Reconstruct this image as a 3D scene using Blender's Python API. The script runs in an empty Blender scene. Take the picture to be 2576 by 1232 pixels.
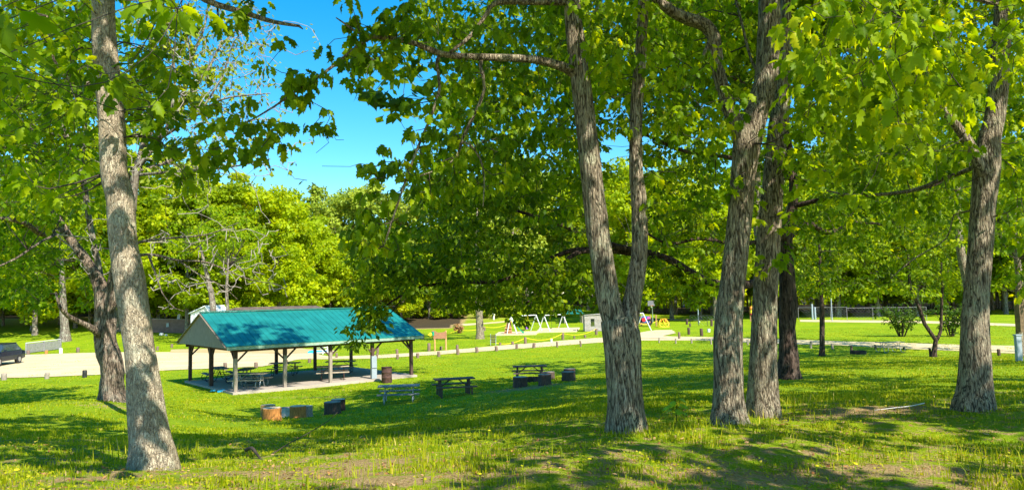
import bpy, math, random
import numpy as np
from mathutils import Vector, Matrix, noise as mnoise

rng = np.random.default_rng(11)
random.seed(5)
scene = bpy.context.scene
C = bpy.data.collections.new('park'); scene.collection.children.link(C)

# ------------------------------------------------------------------ camera
FPX, VH, ROLL, CZ = 1850.0, 748.0, -0.022, 4.6
TH = math.atan2(VH-616, FPX)
cr, sr = math.cos(ROLL), math.sin(ROLL)
cam_d = bpy.data.cameras.new('camera'); cam = bpy.data.objects.new('camera', cam_d); C.objects.link(cam)
cam_d.sensor_fit = 'HORIZONTAL'; cam_d.sensor_width = 36; cam_d.lens = FPX/2576*36
cam_d.clip_start = 0.05; cam_d.clip_end = 3000
X = Vector((cr, -sr*math.sin(TH), sr*math.cos(TH)))
U = Vector((-sr, -cr*math.sin(TH), cr*math.cos(TH)))
B = Vector((0, -math.cos(TH), -math.sin(TH)))
m = Matrix((X, U, B)).transposed().to_4x4(); m.translation = Vector((0, 0, CZ))
cam.matrix_world = m
scene.camera = cam

# ------------------------------------------------------------------ light
SUN_EL, SUN_AZ = math.radians(44), math.radians(141)      # azimuth clockwise from +Y
S = Vector((math.sin(SUN_AZ)*math.cos(SUN_EL), math.cos(SUN_AZ)*math.cos(SUN_EL), math.sin(SUN_EL)))
w = bpy.data.worlds.new('World'); scene.world = w; w.use_nodes = True
nt = w.node_tree; nt.nodes.clear()
sky = nt.nodes.new('ShaderNodeTexSky'); sky.sky_type = 'NISHITA'; sky.sun_disc = False
sky.sun_elevation = SUN_EL; sky.sun_rotation = SUN_AZ; sky.air_density = 1.0; sky.dust_density = 0.3; sky.ozone_density = 3.0
hs = nt.nodes.new('ShaderNodeHueSaturation'); hs.inputs['Saturation'].default_value = 1.45; hs.inputs['Hue'].default_value = 0.488
bg = nt.nodes.new('ShaderNodeBackground'); bg.inputs['Strength'].default_value = 0.132
out = nt.nodes.new('ShaderNodeOutputWorld')
nt.links.new(sky.outputs[0], hs.inputs['Color']); nt.links.new(hs.outputs[0], bg.inputs[0]); nt.links.new(bg.outputs[0], out.inputs[0])
sl = bpy.data.lights.new('sun', 'SUN'); sl.energy = 4.9; sl.angle = math.radians(0.55); sl.color = (1.0, 0.93, 0.80)
so = bpy.data.objects.new('sun', sl); C.objects.link(so); so.rotation_euler = S.to_track_quat('Z', 'Y').to_euler()
scene.view_settings.view_transform = 'Standard'; scene.view_settings.look = 'None'
scene.view_settings.exposure = 0.95; scene.view_settings.gamma = 1.0
try:
    scene.cycles.max_bounces = 6; scene.cycles.diffuse_bounces = 3; scene.cycles.transmission_bounces = 4
    scene.cycles.transparent_max_bounces = 4
except Exception: pass

# ------------------------------------------------------------------ viewing helpers (survey of the photo into metres)
def raydir(u, v):
    du, dv = u-1288.0, v-616.0
    a = cr*du+sr*dv; b = -sr*du+cr*dv
    d = np.array([a, FPX*math.cos(TH)+b*math.sin(TH), FPX*math.sin(TH)-b*math.cos(TH)])
    return d/d[1]
def P(u, v, Y):
    return np.array([0, 0, CZ])+raydir(u, v)*Y
def hor(u): return VH+sr*(u-1288)

# ------------------------------------------------------------------ terrain
def sst(a, b, x):
    t = np.clip((x-a)/(b-a), 0, 1); return t*t*(3-2*t)
ctrl = []
for u, v, Y in [(385,1192,8.3),(1575,1072,10),(1830,1076,10.9),(1925,1047,12),(2454,1028,11.3),(1985,952,27),(275,1006,26),
                (0,1128,10.5),(200,1128,10.8),(640,1132,10.8),(950,1122,11),(1200,1100,11),
                (-300,1232,6.7),(100,1232,6.7),(900,1232,6.7),(1288,1232,6.7),(1800,1232,6.8),(2400,1232,7.0),(2900,1232,7.2),
                (1003,1021,31),(1142,1005,31.5),(1310,978,33),(1440,960,34),(680,1053,29.7),(840,1040,29.7),
                (2245,893,50),(2068,893,52),(2350,897,49),(2500,960,22),(2300,985,17.5),(2150,1000,16),(1700,960,28),(1650,1010,17),(1350,1040,18),(1000,1078,20),(150,1040,22),(550,1085,20)]:
    ctrl.append(P(u, v, Y))
for x in (-12, -6, 0, 6, 12): ctrl.append(np.array([x, 0, 3.0+0.02*x])); ctrl.append(np.array([x, -8, 3.1]))
for x in range(-44, 45, 8):
    ctrl.append(np.array([x, 56, 0.0]))
    if x < -14: ctrl += [np.array([x, 40, 0.0]), np.array([x, 30, 0.5])]
    if x > 14: ctrl += [np.array([x, 14, 2.6]), np.array([x, 28, 1.5]), np.array([x, 42, 0.6])]
for x, y in [(-14.3,38),(-6,45),(-12,50),(-20,43),(-3,40),(3,44)]: ctrl.append(np.array([x, y, 0.0]))
ctrl = np.array(ctrl)
def tps_k(d2): return 0.5*d2*np.log(d2+1e-9)
_n = len(ctrl)
_d2 = ((ctrl[:, None, :2]-ctrl[None, :, :2])**2).sum(2)
_K = tps_k(_d2)+np.eye(_n)*1.5
_Pm = np.c_[np.ones(_n), ctrl[:, :2]]
_A = np.block([[_K, _Pm], [_Pm.T, np.zeros((3, 3))]])
_w = np.linalg.solve(_A, np.r_[ctrl[:, 2], 0, 0, 0])
def ground_z(x, y):
    x = np.asarray(x, float); y = np.asarray(y, float)
    shp = np.broadcast(x, y).shape
    xf = np.broadcast_to(x, shp).ravel(); yf = np.broadcast_to(y, shp).ravel()
    xc = np.clip(xf, -46, 46); yc = np.clip(yf, -8, 58)
    z = np.empty(len(xf))
    for i in range(0, len(xf), 20000):
        s_ = slice(i, i+20000)
        d2 = (xc[s_, None]-ctrl[None, :, 0])**2+(yc[s_, None]-ctrl[None, :, 1])**2
        z[s_] = tps_k(d2)@_w[:_n]+_w[_n]+_w[_n+1]*xc[s_]+_w[_n+2]*yc[s_]
    z *= 1-sst(46, 56, yf)
    z += 0.05*np.sin(xf*1.3+1)*np.sin(yf*1.1)*(1-sst(20, 40, yf))
    hill = sst(-18, -50, xf)*0+sst(18, 55, -xf)
    z += hill*3.0*sst(76, 118, yf)
    z += (1-hill)*2.6*sst(136, 172, yf)*sst(30, -30, xf+0) if False else (1-hill)*2.4*sst(138, 170, yf)*(1-sst(10, 40, xf))
    z += 5*sst(240, 420, yf)
    return z.reshape(shp)
def gz(x, y): return float(ground_z(x, y))
def G(u, v, dz=0.0):
    d = raydir(u, v); Y = 4.0
    ys = np.concatenate([np.linspace(4, 60, 600), np.linspace(60.1, 400, 1200)])
    zr = CZ+d[2]*ys; zg = ground_z(d[0]*ys, ys)
    i = np.argmax(zr <= zg)
    if zr[i] > zg[i]: i = len(ys)-1
    return np.array([d[0]*ys[i], ys[i], zg[i]+dz])

# ------------------------------------------------------------------ materials
MATS = {}
def newmat(name):
    mt = bpy.data.materials.new(name); mt.use_nodes = True
    n = mt.node_tree; b = n.nodes['Principled BSDF']; MATS[name] = mt
    return mt, n, b
def ramp(n, stops, src):
    r = n.nodes.new('ShaderNodeValToRGB'); e = r.color_ramp.elements
    while len(e) < len(stops): e.new(0.5)
    for i, (p_, c_) in enumerate(stops): e[i].position = p_; e[i].color = (*c_, 1)
    n.links.new(src, r.inputs[0]); return r.outputs[0]
def noise_n(n, scale, detail=4, coord='Object', stretch=(1, 1, 1), rough=0.55):
    tc = n.nodes.new('ShaderNodeTexCoord'); mp = n.nodes.new('ShaderNodeMapping'); mp.inputs['Scale'].default_value = stretch
    t = n.nodes.new('ShaderNodeTexNoise'); t.inputs['Scale'].default_value = scale; t.inputs['Detail'].default_value = detail
    t.inputs['Roughness'].default_value = rough
    n.links.new(tc.outputs[coord], mp.inputs[0]); n.links.new(mp.outputs[0], t.inputs['Vector'])
    return t.outputs['Fac'], mp.outputs[0]
def bump(n, b, src, strength=0.5, dist=0.02):
    bp = n.nodes.new('ShaderNodeBump'); bp.inputs['Strength'].default_value = strength; bp.inputs['Distance'].default_value = dist
    n.links.new(src, bp.inputs['Height']); n.links.new(bp.outputs[0], b.inputs['Normal'])
def mixc(n, fac, a, c, mode='MIX'):
    mx = n.nodes.new('ShaderNodeMix'); mx.data_type = 'RGBA'; mx.blend_type = mode
    for i, s_ in ((0, fac), (6, a), (7, c)):
        if hasattr(s_, 'node'): n.links.new(s_, mx.inputs[i])
        else: mx.inputs[i].default_value = s_ if i == 0 else (*s_, 1)
    return mx.outputs[2]
def simple(name, col, rough=0.7, metal=0.0, var=0.25, scale=6.0, stretch=(1, 1, 1), spec=0.4, bmp=0.0):
    mt, n, b = newmat(name)
    f, _ = noise_n(n, scale, 5, stretch=stretch)
    lo = tuple(max(0, c*(1-var)) for c in col); hi = tuple(min(1, c*(1+var)) for c in col)
    n.links.new(ramp(n, [(0.3, lo), (0.7, hi)], f), b.inputs['Base Color'])
    b.inputs['Roughness'].default_value = rough; b.inputs['Metallic'].default_value = metal
    b.inputs['Specular IOR Level'].default_value = spec
    if bmp: bump(n, b, f, 0.5, bmp)
    return mt
def bark(name, c_lo, c_mid, c_hi, s=1.0, dist=0.03, lichen=(0.42, 0.44, 0.34), crack=(0.035, 0.026, 0.018), cw=.05, vs=0.13, cstr=1.0, ls=3.2):
    mt, n, b = newmat(name)
    tc = n.nodes.new('ShaderNodeTexCoord')
    mp = n.nodes.new('ShaderNodeMapping'); mp.inputs['Scale'].default_value = (s, s, s*vs)
    n.links.new(tc.outputs['Object'], mp.inputs[0])
    def nz(sc, det, vec, rough=.55, dist_=0.0):
        t = n.nodes.new('ShaderNodeTexNoise'); t.inputs['Scale'].default_value = sc; t.inputs['Detail'].default_value = det
        t.inputs['Roughness'].default_value = rough; t.inputs['Distortion'].default_value = dist_; n.links.new(vec, t.inputs['Vector']); return t.outputs['Fac']
    def ridge(f):
        a = n.nodes.new('ShaderNodeMath'); a.operation = 'SUBTRACT'; n.links.new(f, a.inputs[0]); a.inputs[1].default_value = .5
        c = n.nodes.new('ShaderNodeMath'); c.operation = 'ABSOLUTE'; n.links.new(a.outputs[0], c.inputs[0]); return c.outputs[0]
    r1_ = ridge(nz(15, 2.5, mp.outputs[0], .6, .5)); r2_ = ridge(nz(34, 3, mp.outputs[0], .6, .4))
    n2 = nz(ls, 7, tc.outputs['Object'], .68); n3 = nz(30, 6, mp.outputs[0], .7)
    base = ramp(n, [(0.3, c_lo), (0.5, c_mid), (0.7, c_hi)], n3)
    base = mixc(n, ramp(n, [(0.5, (0, 0, 0)), (0.64, (.8, .8, .8))], n2), base, lichen)
    c1 = ramp(n, [(0.0, (cstr,)*3), (cw, (0, 0, 0))], r1_); c2 = ramp(n, [(0.0, (cstr*.7,)*3), (cw*.8, (0, 0, 0))], r2_)
    base = mixc(n, c2, base, tuple(c*1.8 for c in crack)); base = mixc(n, c1, base, crack)
    n.links.new(base, b.inputs['Base Color']); b.inputs['Roughness'].default_value = 0.9; b.inputs['Specular IOR Level'].default_value = 0.2
    h1 = ramp(n, [(0.0, (0, 0, 0)), (cw*2.2, (1, 1, 1))], r1_); h2 = ramp(n, [(0.0, (0, 0, 0)), (cw*2.2, (1, 1, 1))], r2_)
    hh = mixc(n, 0.4, h1, h2); hh = mixc(n, .3, hh, ramp(n, [(0, (0, 0, 0)), (1, (1, 1, 1))], n3))
    bump(n, b, hh, 1.0, dist)
    return mt
bark('bark_pale', (.22, .17, .11), (.44, .36, .25), (.64, .55, .41), s=1.4, dist=0.025, lichen=(.50, .48, .35), vs=0.32, cw=.028, cstr=.8, crack=(.09, .065, .045), ls=4)
bark('bark_oak', (.19, .145, .095), (.42, .34, .235), (.66, .57, .43), s=1.25, dist=0.045, lichen=(.50, .49, .33), cw=.065, crack=(.03, .02, .012))
bark('bark_old', (.13, .09, .07), (.36, .27, .20), (.58, .47, .37), s=0.6, dist=0.08, lichen=(.44, .40, .31), cw=.07)
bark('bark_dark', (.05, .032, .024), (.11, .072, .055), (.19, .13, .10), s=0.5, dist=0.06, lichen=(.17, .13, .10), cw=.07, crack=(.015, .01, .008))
bark('bark_far', (.12, .10, .08), (.24, .20, .16), (.36, .31, .25), s=0.4, dist=0.03)
simple('twig', (.055, .042, .032), 0.9); simple('twig_grey', (.33, .29, .25), 0.9)

def leafmat(name, cols, tr=0.42, trc=None, rough=0.5, objvar=0.0, spec=0.22):
    mt, n, b = newmat(name)
    at = n.nodes.new('ShaderNodeAttribute'); at.attribute_name = 'tone'
    src = at.outputs['Fac']
    if objvar:
        oi = n.nodes.new('ShaderNodeObjectInfo')
        mm = n.nodes.new('ShaderNodeMath'); mm.operation = 'MULTIPLY_ADD'; mm.inputs[1].default_value = objvar; mm.inputs[2].default_value = -objvar/2
        n.links.new(oi.outputs['Random'], mm.inputs[0])
        ma = n.nodes.new('ShaderNodeMath'); ma.operation = 'ADD'; n.links.new(mm.outputs[0], ma.inputs[0]); n.links.new(src, ma.inputs[1]); src = ma.outputs[0]
    k = len(cols)
    col = ramp(n, [(i/(k-1), c) for i, c in enumerate(cols)], src)
    n.links.new(col, b.inputs['Base Color']); b.inputs['Roughness'].default_value = rough
    b.inputs['Specular IOR Level'].default_value = spec
    t = n.nodes.new('ShaderNodeBsdfTranslucent')
    tcol = mixc(n, 1.0, col, trc or (1.9, 1.5, 0.5), 'MULTIPLY')
    n.links.new(tcol, t.inputs['Color'])
    mx = n.nodes.new('ShaderNodeMixShader'); mx.inputs[0].default_value = tr
    n.links.new(b.outputs[0], mx.inputs[1]); n.links.new(t.outputs[0], mx.inputs[2])
    n.links.new(mx.outputs[0], n.nodes['Material Output'].inputs['Surface'])
    return mt
leafmat('leaf_maple', [(.055, .13, .002), (.13, .245, .002), (.25, .38, .003), (.46, .52, .005)], tr=0.58)
leafmat('leaf_maple_bright', [(.085, .18, .002), (.18, .32, .002), (.32, .45, .004), (.50, .56, .008)], tr=0.6)
leafmat('leaf_oak', [(.055, .115, .002), (.12, .21, .002), (.22, .33, .003), (.40, .46, .006)], tr=0.5)
leafmat('leaf_wood', [(.11, .19, .002), (.23, .34, .003), (.36, .48, .004), (.54, .60, .008)], tr=0.5, objvar=0.4)
leafmat('leaf_hill', [(.17, .26, .03), (.26, .36, .035), (.36, .45, .04), (.46, .53, .06)], tr=0.35, objvar=0.2)
leafmat('leaf_sparse', [(.14, .20, .02), (.27, .35, .02), (.42, .48, .03)], tr=0.4)
leafmat('grass_blade', [(.08, .14, .003), (.19, .27, .003), (.38, .42, .004), (.54, .47, .04), (.56, .42, .18)], tr=0.4, rough=0.55)
leafmat('shrub_leaf', [(.03, .08, .004), (.07, .14, .005), (.13, .21, .008)], tr=0.35)
leafmat('dry_leaf', [(.22, .09, .03), (.42, .22, .09), (.66, .48, .30)], tr=0.2)

def ground_mat():
    mt, n, b = newmat('grass_ground')
    f1, _ = noise_n(n, 0.22, 5); f2, _ = noise_n(n, 5.0, 7, rough=0.7); f3, _ = noise_n(n, 45, 4, stretch=(1, .6, 1), rough=.75)
    g1 = ramp(n, [(0.28, (.12, .23, .002)), (0.5, (.23, .35, .002)), (0.72, (.40, .43, .006))], f1)
    g2 = ramp(n, [(0.25, (.09, .19, .003)), (0.5, (.22, .34, .003)), (0.75, (.42, .44, .02))], f2)
    g = mixc(n, 0.5, g1, g2)
    g3 = ramp(n, [(0.3, (.45, .45, .45)), (0.7, (1.4, 1.4, 1.4))], f3)
    g = mixc(n, 0.6, g, g3, 'MULTIPLY')
    f4, _ = noise_n(n, 1.4, 5, stretch=(.6, 1, 1), rough=.7)
    g = mixc(n, 0.75, g, ramp(n, [(0.32, (.62, .72, .7)), (0.5, (1, 1, 1)), (0.7, (1.35, 1.18, 1.0))], f4), 'MULTIPLY')
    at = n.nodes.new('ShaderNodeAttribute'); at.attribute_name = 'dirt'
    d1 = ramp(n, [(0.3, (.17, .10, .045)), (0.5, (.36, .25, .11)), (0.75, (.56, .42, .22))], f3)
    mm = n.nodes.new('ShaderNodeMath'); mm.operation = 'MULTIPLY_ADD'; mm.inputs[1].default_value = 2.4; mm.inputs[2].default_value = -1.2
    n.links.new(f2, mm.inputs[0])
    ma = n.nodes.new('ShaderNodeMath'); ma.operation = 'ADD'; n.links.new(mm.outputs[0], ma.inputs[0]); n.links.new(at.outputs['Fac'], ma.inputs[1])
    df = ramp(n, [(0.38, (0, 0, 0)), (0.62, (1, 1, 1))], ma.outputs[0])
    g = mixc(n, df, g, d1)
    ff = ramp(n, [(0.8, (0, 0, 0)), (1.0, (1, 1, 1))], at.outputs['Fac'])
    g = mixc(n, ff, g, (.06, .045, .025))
    n.links.new(g, b.inputs['Base Color']); b.inputs['Roughness'].default_value = 0.9; b.inputs['Specular IOR Level'].default_value = 0.15
    bump(n, b, f3, 0.9, 0.05)
ground_mat()
def sand_mat(name, a, c, d):
    mt, n, b = newmat(name)
    f, _ = noise_n(n, 0.5, 8, rough=0.75, stretch=(.5, 1.6, 1)); f2, _ = noise_n(n, 14, 6, rough=.7)
    col = mixc(n, 0.25, ramp(n, [(0.3, a), (0.5, c), (0.7, d)], f), ramp(n, [(0.3, a), (0.7, d)], f2))
    n.links.new(col, b.inputs['Base Color']); b.inputs['Roughness'].default_value = 0.95; bump(n, b, f2, 0.5, 0.02)
sand_mat('sand', (.44, .31, .15), (.62, .49, .27), (.72, .60, .37))
sand_mat('worn_sand', (.40, .27, .11), (.50, .37, .16), (.58, .44, .22))
sand_mat('concrete', (.30, .25, .21), (.40, .34, .28), (.48, .42, .35))
simple('metal_roof', (.012, .180, .158), 0.38, 0.0, 0.22, 1.2, spec=0.6)
simple('roof_trim', (.02, .16, .12), 0.5); simple('green_fascia', (.28, .40, .30), 0.6)
simple('siding', (.25, .22, .19), 0.8, stretch=(9, 9, .5), var=.45); simple('siding_dark', (.20, .16, .12), 0.8)
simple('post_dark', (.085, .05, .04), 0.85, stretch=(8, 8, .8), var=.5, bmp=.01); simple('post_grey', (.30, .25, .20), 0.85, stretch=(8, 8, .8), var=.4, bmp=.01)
simple('post_brown', (.19, .13, .10), 0.9, stretch=(8, 8, 1), var=.45, bmp=.01)
simple('table_grey', (.20, .22, .21), 0.7, stretch=(1, 6, 6), var=.35); simple('table_tan', (.44, .36, .26), 0.75, stretch=(1, 6, 6), var=.35)
simple('table_brown', (.12, .085, .065), 0.8, stretch=(1, 6, 6), var=.4)
simple('galvanized', (.38, .43, .45), 0.4, 0.5, 0.15); simple('iron_dark', (.03, .03, .03), 0.6, 0.3, .4)
simple('rust', (.085, .042, .034), 0.8, 0.1, .5, 8); simple('white_paint', (.75, .76, .78), 0.5, var=.08)
simple('wood_fresh', (.52, .31, .12), 0.8, stretch=(9, 9, 1), var=.35, bmp=.01); simple('wood_orange', (.48, .20, .05), 0.8, stretch=(9, 9, 1), var=.5, bmp=.01)
simple('wood_end', (.66, .52, .34), 0.8, var=.25); simple('stump_grey', (.32, .28, .24), 0.9, stretch=(6, 6, 2), var=.5, bmp=.02)
simple('stump_white', (.62, .60, .56), 0.8, var=.25); simple('stump_dark', (.10, .07, .055), 0.9, stretch=(6, 6, 1), var=.5, bmp=.02); simple('stump_end_grey', (.30, .26, .21), 0.9, var=.3)
simple('rope_yellow', (.80, .62, .02), 0.7, var=.1); simple('slide_green', (.01, .32, .17), 0.35, var=.08)
simple('blue_plastic', (.02, .10, .48), 0.4, var=.1); simple('red_plastic', (.55, .03, .04), 0.4, var=.1); simple('pink_plastic', (.60, .10, .38), 0.4, var=.1)
simple('violet_plastic', (.30, .12, .55), 0.4, var=.1); simple('cyan_plastic', (.03, .38, .62), 0.4, var=.1)
simple('yellow_plastic', (.85, .68, .03), 0.4, var=.05); simple('orange_plastic', (.80, .25, .02), 0.4, var=.05)
simple('rubber', (.02, .02, .02), 0.8, var=.3); simple('brick_brown', (.20, .13, .115), 0.85, var=.2, scale=3)
simple('shingle', (.13, .095, .08), 0.9, var=.5, scale=2); simple('playset_wood', (.34, .17, .09), 0.8, stretch=(1, 1, 6), var=.3)
simple('carpaint', (.012, .02, .045), 0.18, 0.4, .2, spec=.7); simple('carglass', (.03, .05, .07), 0.05, 0, .2, spec=.9)
simple('chrome', (.7, .72, .75), 0.15, 0.9, .05); simple('headlight', (.75, .8, .85), 0.1, .3, .05)
simple('silver_wheel', (.5, .5, .52), .3, .7, .1); simple('cabin_log', (.48, .44, .40), 0.85, stretch=(1, 1, 8), var=.4)
simple('cardboard', (.16, .11, .06), .9, var=.4); simple('grey_box', (.34, .40, .45), 0.5, .1, .08)
simple('fence_grey', (.26, .25, .25), .8, var=.25); simple('sapling_leaf', (.30, .48, .01), .5, var=.15); simple('petal', (.9, .72, .01), .6, var=.05)

# ------------------------------------------------------------------ object helpers
def tag(o, label=None, cat=None, group=None, kind=None):
    if label: o['label'] = label
    if cat: o['category'] = cat
    if group: o['group'] = group
    if kind: o['kind'] = kind
    return o
def empty(name, loc, label=None, cat=None, group=None, rz=0):
    o = bpy.data.objects.new(name, None); C.objects.link(o); o.location = tuple(float(c) for c in loc); o.rotation_euler = (0, 0, rz)
    o.empty_display_size = 0.3
    return tag(o, label, cat, group)
def np_mesh(name, V, F, mat, parent=None, base=None, tone=None, smooth=False, attr='tone'):
    V = np.asarray(V, np.float32); F = np.asarray(F, np.int32)
    if base is not None: V = V-np.asarray(base, np.float32)
    me = bpy.data.meshes.new(name); k = F.shape[1]
    me.vertices.add(len(V)); me.vertices.foreach_set('co', V.ravel())
    me.loops.add(F.size); me.loops.foreach_set('vertex_index', F.ravel())
    me.polygons.add(len(F)); me.polygons.foreach_set('loop_start', np.arange(0, F.size, k, dtype=np.int32))
    try: me.polygons.foreach_set('loop_total', np.full(len(F), k, np.int32))
    except Exception: pass
    if smooth: me.polygons.foreach_set('use_smooth', np.ones(len(F), bool))
    me.update(calc_edges=True); me.validate()
    if tone is not None:
        a = me.attributes.new(attr, 'FLOAT', 'POINT'); a.data.foreach_set('value', np.asarray(tone, np.float32))
    me.materials.append(MATS[mat])
    o = bpy.data.objects.new(name, me); C.objects.link(o)
    if parent: o.parent = parent
    return o
class MB:
    def __init__(s): s.v = []; s.f = []; s.sm = []
    def add(s, vs, fs, sm=False):
        b = len(s.v); s.v += [tuple(map(float, q)) for q in vs]; s.f += [tuple(b+i for i in f) for f in fs]; s.sm += [sm]*len(fs); return s
    def box(s, c, d, R=None, taper=1.0):
        x, y, z = d[0]/2, d[1]/2, d[2]/2; t = taper
        vs = [(-x,-y,-z),(x,-y,-z),(x,y,-z),(-x,y,-z),(-x*t,-y*t,z),(x*t,-y*t,z),(x*t,y*t,z),(-x*t,y*t,z)]
        vs = [Vector(q) for q in vs]
        if R is not None: vs = [R@q for q in vs]
        return s.add([q+Vector(c) for q in vs], [(0,3,2,1),(4,5,6,7),(0,1,5,4),(1,2,6,5),(2,3,7,6),(3,0,4,7)])
    def bar(s, a, b, w_, h_=None, up=(0, 0, 1)):
        a, b = Vector(a), Vector(b); d = b-a; L = d.length
        z = d.normalized(); x = Vector(up).cross(z)
        if x.length < 1e-3: x = Vector((1, 0, 0)).cross(z)
        x.normalize(); y = z.cross(x); R = Matrix((x, y, z)).transposed()
        return s.box((a+b)/2, (w_, h_ or w_, L), R)
    def tube(s, pts, r, n=8, cap=True):
        pts = [Vector(p) for p in pts]; rs = r if isinstance(r, (list, tuple)) else [r]*len(pts)
        vs, fs = [], []; px = None
        for i, p in enumerate(pts):
            t = (pts[min(i+1, len(pts)-1)]-pts[max(i-1, 0)]).normalized()
            if px is None:
                px = t.cross(Vector((0.13, 0.31, 1)) if abs(t.z) < .9 else Vector((1, 0.1, 0))).normalized()
            px = (px-t*px.dot(t)).normalized(); py = t.cross(px)
            for k in range(n):
                a = 2*math.pi*k/n; vs.append(p+(px*math.cos(a)+py*math.sin(a))*rs[i])
        for i in range(len(pts)-1):
            for k in range(n): fs.append((i*n+k, i*n+(k+1) % n, (i+1)*n+(k+1) % n, (i+1)*n+k))
        s.add(vs, fs, True)
        if cap: s.add(vs[:n], [tuple(range(n))[::-1]]); s.add(vs[-n:], [tuple(range(n))])
        return s
    def cyl(s, c, r, h, n=16, r2=None): 
        c = Vector(c); return s.tube([c, c+Vector((0, 0, h))], [r, r2 or r], n)
    def quad(s, *q): return s.add(q, [tuple(range(len(q)))])
    def build(s, name, mat, parent=None, loc=None):
        me = bpy.data.meshes.new(name); me.from_pydata(s.v, [], s.f)
        me.polygons.foreach_set('use_smooth', s.sm); me.update(); me.materials.append(MATS[mat])
        o = bpy.data.objects.new(name, me); C.objects.link(o)
        if parent: o.parent = parent
        if loc is not None: o.location = tuple(float(q) for q in loc)
        return o
def copy_tree(o, parent=None):
    c = o.copy(); C.objects.link(c)
    if parent: c.parent = parent
    for ch in list(o.children): copy_tree(ch, c)
    return c

# ------------------------------------------------------------------ ground sheet
DIRT = []   # x, y, rx, ry, strength
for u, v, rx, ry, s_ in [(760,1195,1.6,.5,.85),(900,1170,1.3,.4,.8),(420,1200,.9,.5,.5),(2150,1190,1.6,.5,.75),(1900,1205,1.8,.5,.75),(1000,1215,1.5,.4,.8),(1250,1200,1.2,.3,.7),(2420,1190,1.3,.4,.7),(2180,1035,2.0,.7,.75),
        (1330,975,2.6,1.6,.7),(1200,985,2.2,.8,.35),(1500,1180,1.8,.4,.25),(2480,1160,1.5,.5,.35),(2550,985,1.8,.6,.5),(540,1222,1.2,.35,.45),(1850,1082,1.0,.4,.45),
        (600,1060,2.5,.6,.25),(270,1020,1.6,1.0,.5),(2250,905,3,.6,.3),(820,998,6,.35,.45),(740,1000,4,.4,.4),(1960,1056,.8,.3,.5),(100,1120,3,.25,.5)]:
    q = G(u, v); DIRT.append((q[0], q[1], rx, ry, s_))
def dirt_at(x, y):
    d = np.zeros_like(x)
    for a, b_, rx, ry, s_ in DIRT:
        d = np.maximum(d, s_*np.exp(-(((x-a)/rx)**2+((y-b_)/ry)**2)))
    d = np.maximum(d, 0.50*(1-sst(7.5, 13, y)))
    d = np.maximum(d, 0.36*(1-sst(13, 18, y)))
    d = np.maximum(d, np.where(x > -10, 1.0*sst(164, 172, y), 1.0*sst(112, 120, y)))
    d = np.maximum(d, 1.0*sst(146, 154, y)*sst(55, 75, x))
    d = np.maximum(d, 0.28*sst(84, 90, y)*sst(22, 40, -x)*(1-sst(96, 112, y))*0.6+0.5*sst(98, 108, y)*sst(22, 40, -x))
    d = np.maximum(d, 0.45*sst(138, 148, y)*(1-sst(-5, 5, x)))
    return d
ys = np.concatenate([np.arange(-30, 2, 2.0), np.arange(2, 16, 0.16), np.arange(16, 40, .4), np.arange(40, 80, 1.2), np.arange(80, 190, 2.5), np.arange(190, 480, 12), np.array([520, 700, 1000, 1600])])
tx = np.linspace(-1, 1, 181)
wid = 20+np.abs(ys)*1.25
GX = (np.sign(tx)*np.abs(tx)**1.15)[None, :]*wid[:, None]; GY = np.repeat(ys[:, None], len(tx), 1)
GZ = ground_z(GX, GY)
near = (1-sst(12, 20, GY))
for i in range(GX.shape[0]):
    if ys[i] > 0 and ys[i] < 18:
        for j in range(GX.shape[1]):
            GZ[i, j] += near[i, j]*0.05*mnoise.noise(Vector((GX[i, j]*1.7, GY[i, j]*1.7, 0)))
nr, nc = GX.shape
idx = np.arange(nr*nc).reshape(nr, nc)
Fq = np.stack([idx[:-1, :-1], idx[:-1, 1:], idx[1:, 1:], idx[1:, :-1]], -1).reshape(-1, 4)
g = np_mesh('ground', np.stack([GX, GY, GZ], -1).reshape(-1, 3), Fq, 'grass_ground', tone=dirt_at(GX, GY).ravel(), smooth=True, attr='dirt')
tag(g, kind='structure')

def sheet(name, uv, mat, dz, kind='structure', thick=0):
    pts = [G(u, v) for u, v in uv]
    # densify the outline with a little wander so that the edge is not ruler straight
    out_ = []
    for i, p in enumerate(pts):
        q = pts[(i+1) % len(pts)]; L = np.hypot(*(q-p)[:2]); k = max(1, int(L/1.2))
        for j in range(k):
            t = j/k; r_ = p+(q-p)*t; s_ = 0.16 if 0 < j else 0
            out_.append((r_[0]+s_*mnoise.noise(Vector((r_[0]*.6, r_[1]*.6, 3))), r_[1]+s_*2*mnoise.noise(Vector((r_[0]*.6, r_[1]*.6, 9))), 0))
    me = bpy.data.meshes.new(name); bm_v = [(x, y, dz) for x, y, z in out_]
    me.from_pydata(bm_v, [], [tuple(range(len(bm_v)))]); me.update(); me.materials.append(MATS[mat])
    o = bpy.data.objects.new(name, me); C.objects.link(o)
    # triangulate and drape
    import bmesh
    b = bmesh.new(); b.from_mesh(me); bmesh.ops.triangulate(b, faces=b.faces[:]); bmesh.ops.subdivide_edges(b, edges=[e for e in b.edges if e.calc_length() > 6], cuts=4, use_grid_fill=True)
    xs = np.array([v.co.x for v in b.verts]); yy = np.array([v.co.y for v in b.verts]); zz = ground_z(xs, yy)
    for v, z in zip(b.verts, zz): v.co.z = float(z)+dz
    for f in b.faces:
        if f.normal.z < 0: f.normal_flip()
    b.to_mesh(me); b.free()
    return tag(o, kind=kind)
sheet('parking_lot', [(-900,956),(-300,954),(0,951),(120,948),(240,943),(330,938),(430,931),(560,926),(660,922),(715,912),(745,905),(800,900),(830,897),(800,892),(850,884),(820,880),(700,880),(560,882),(430,886),(300,886),(180,889),(56,893),(-300,898),(-900,905)], 'sand', 0.035)
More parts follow.
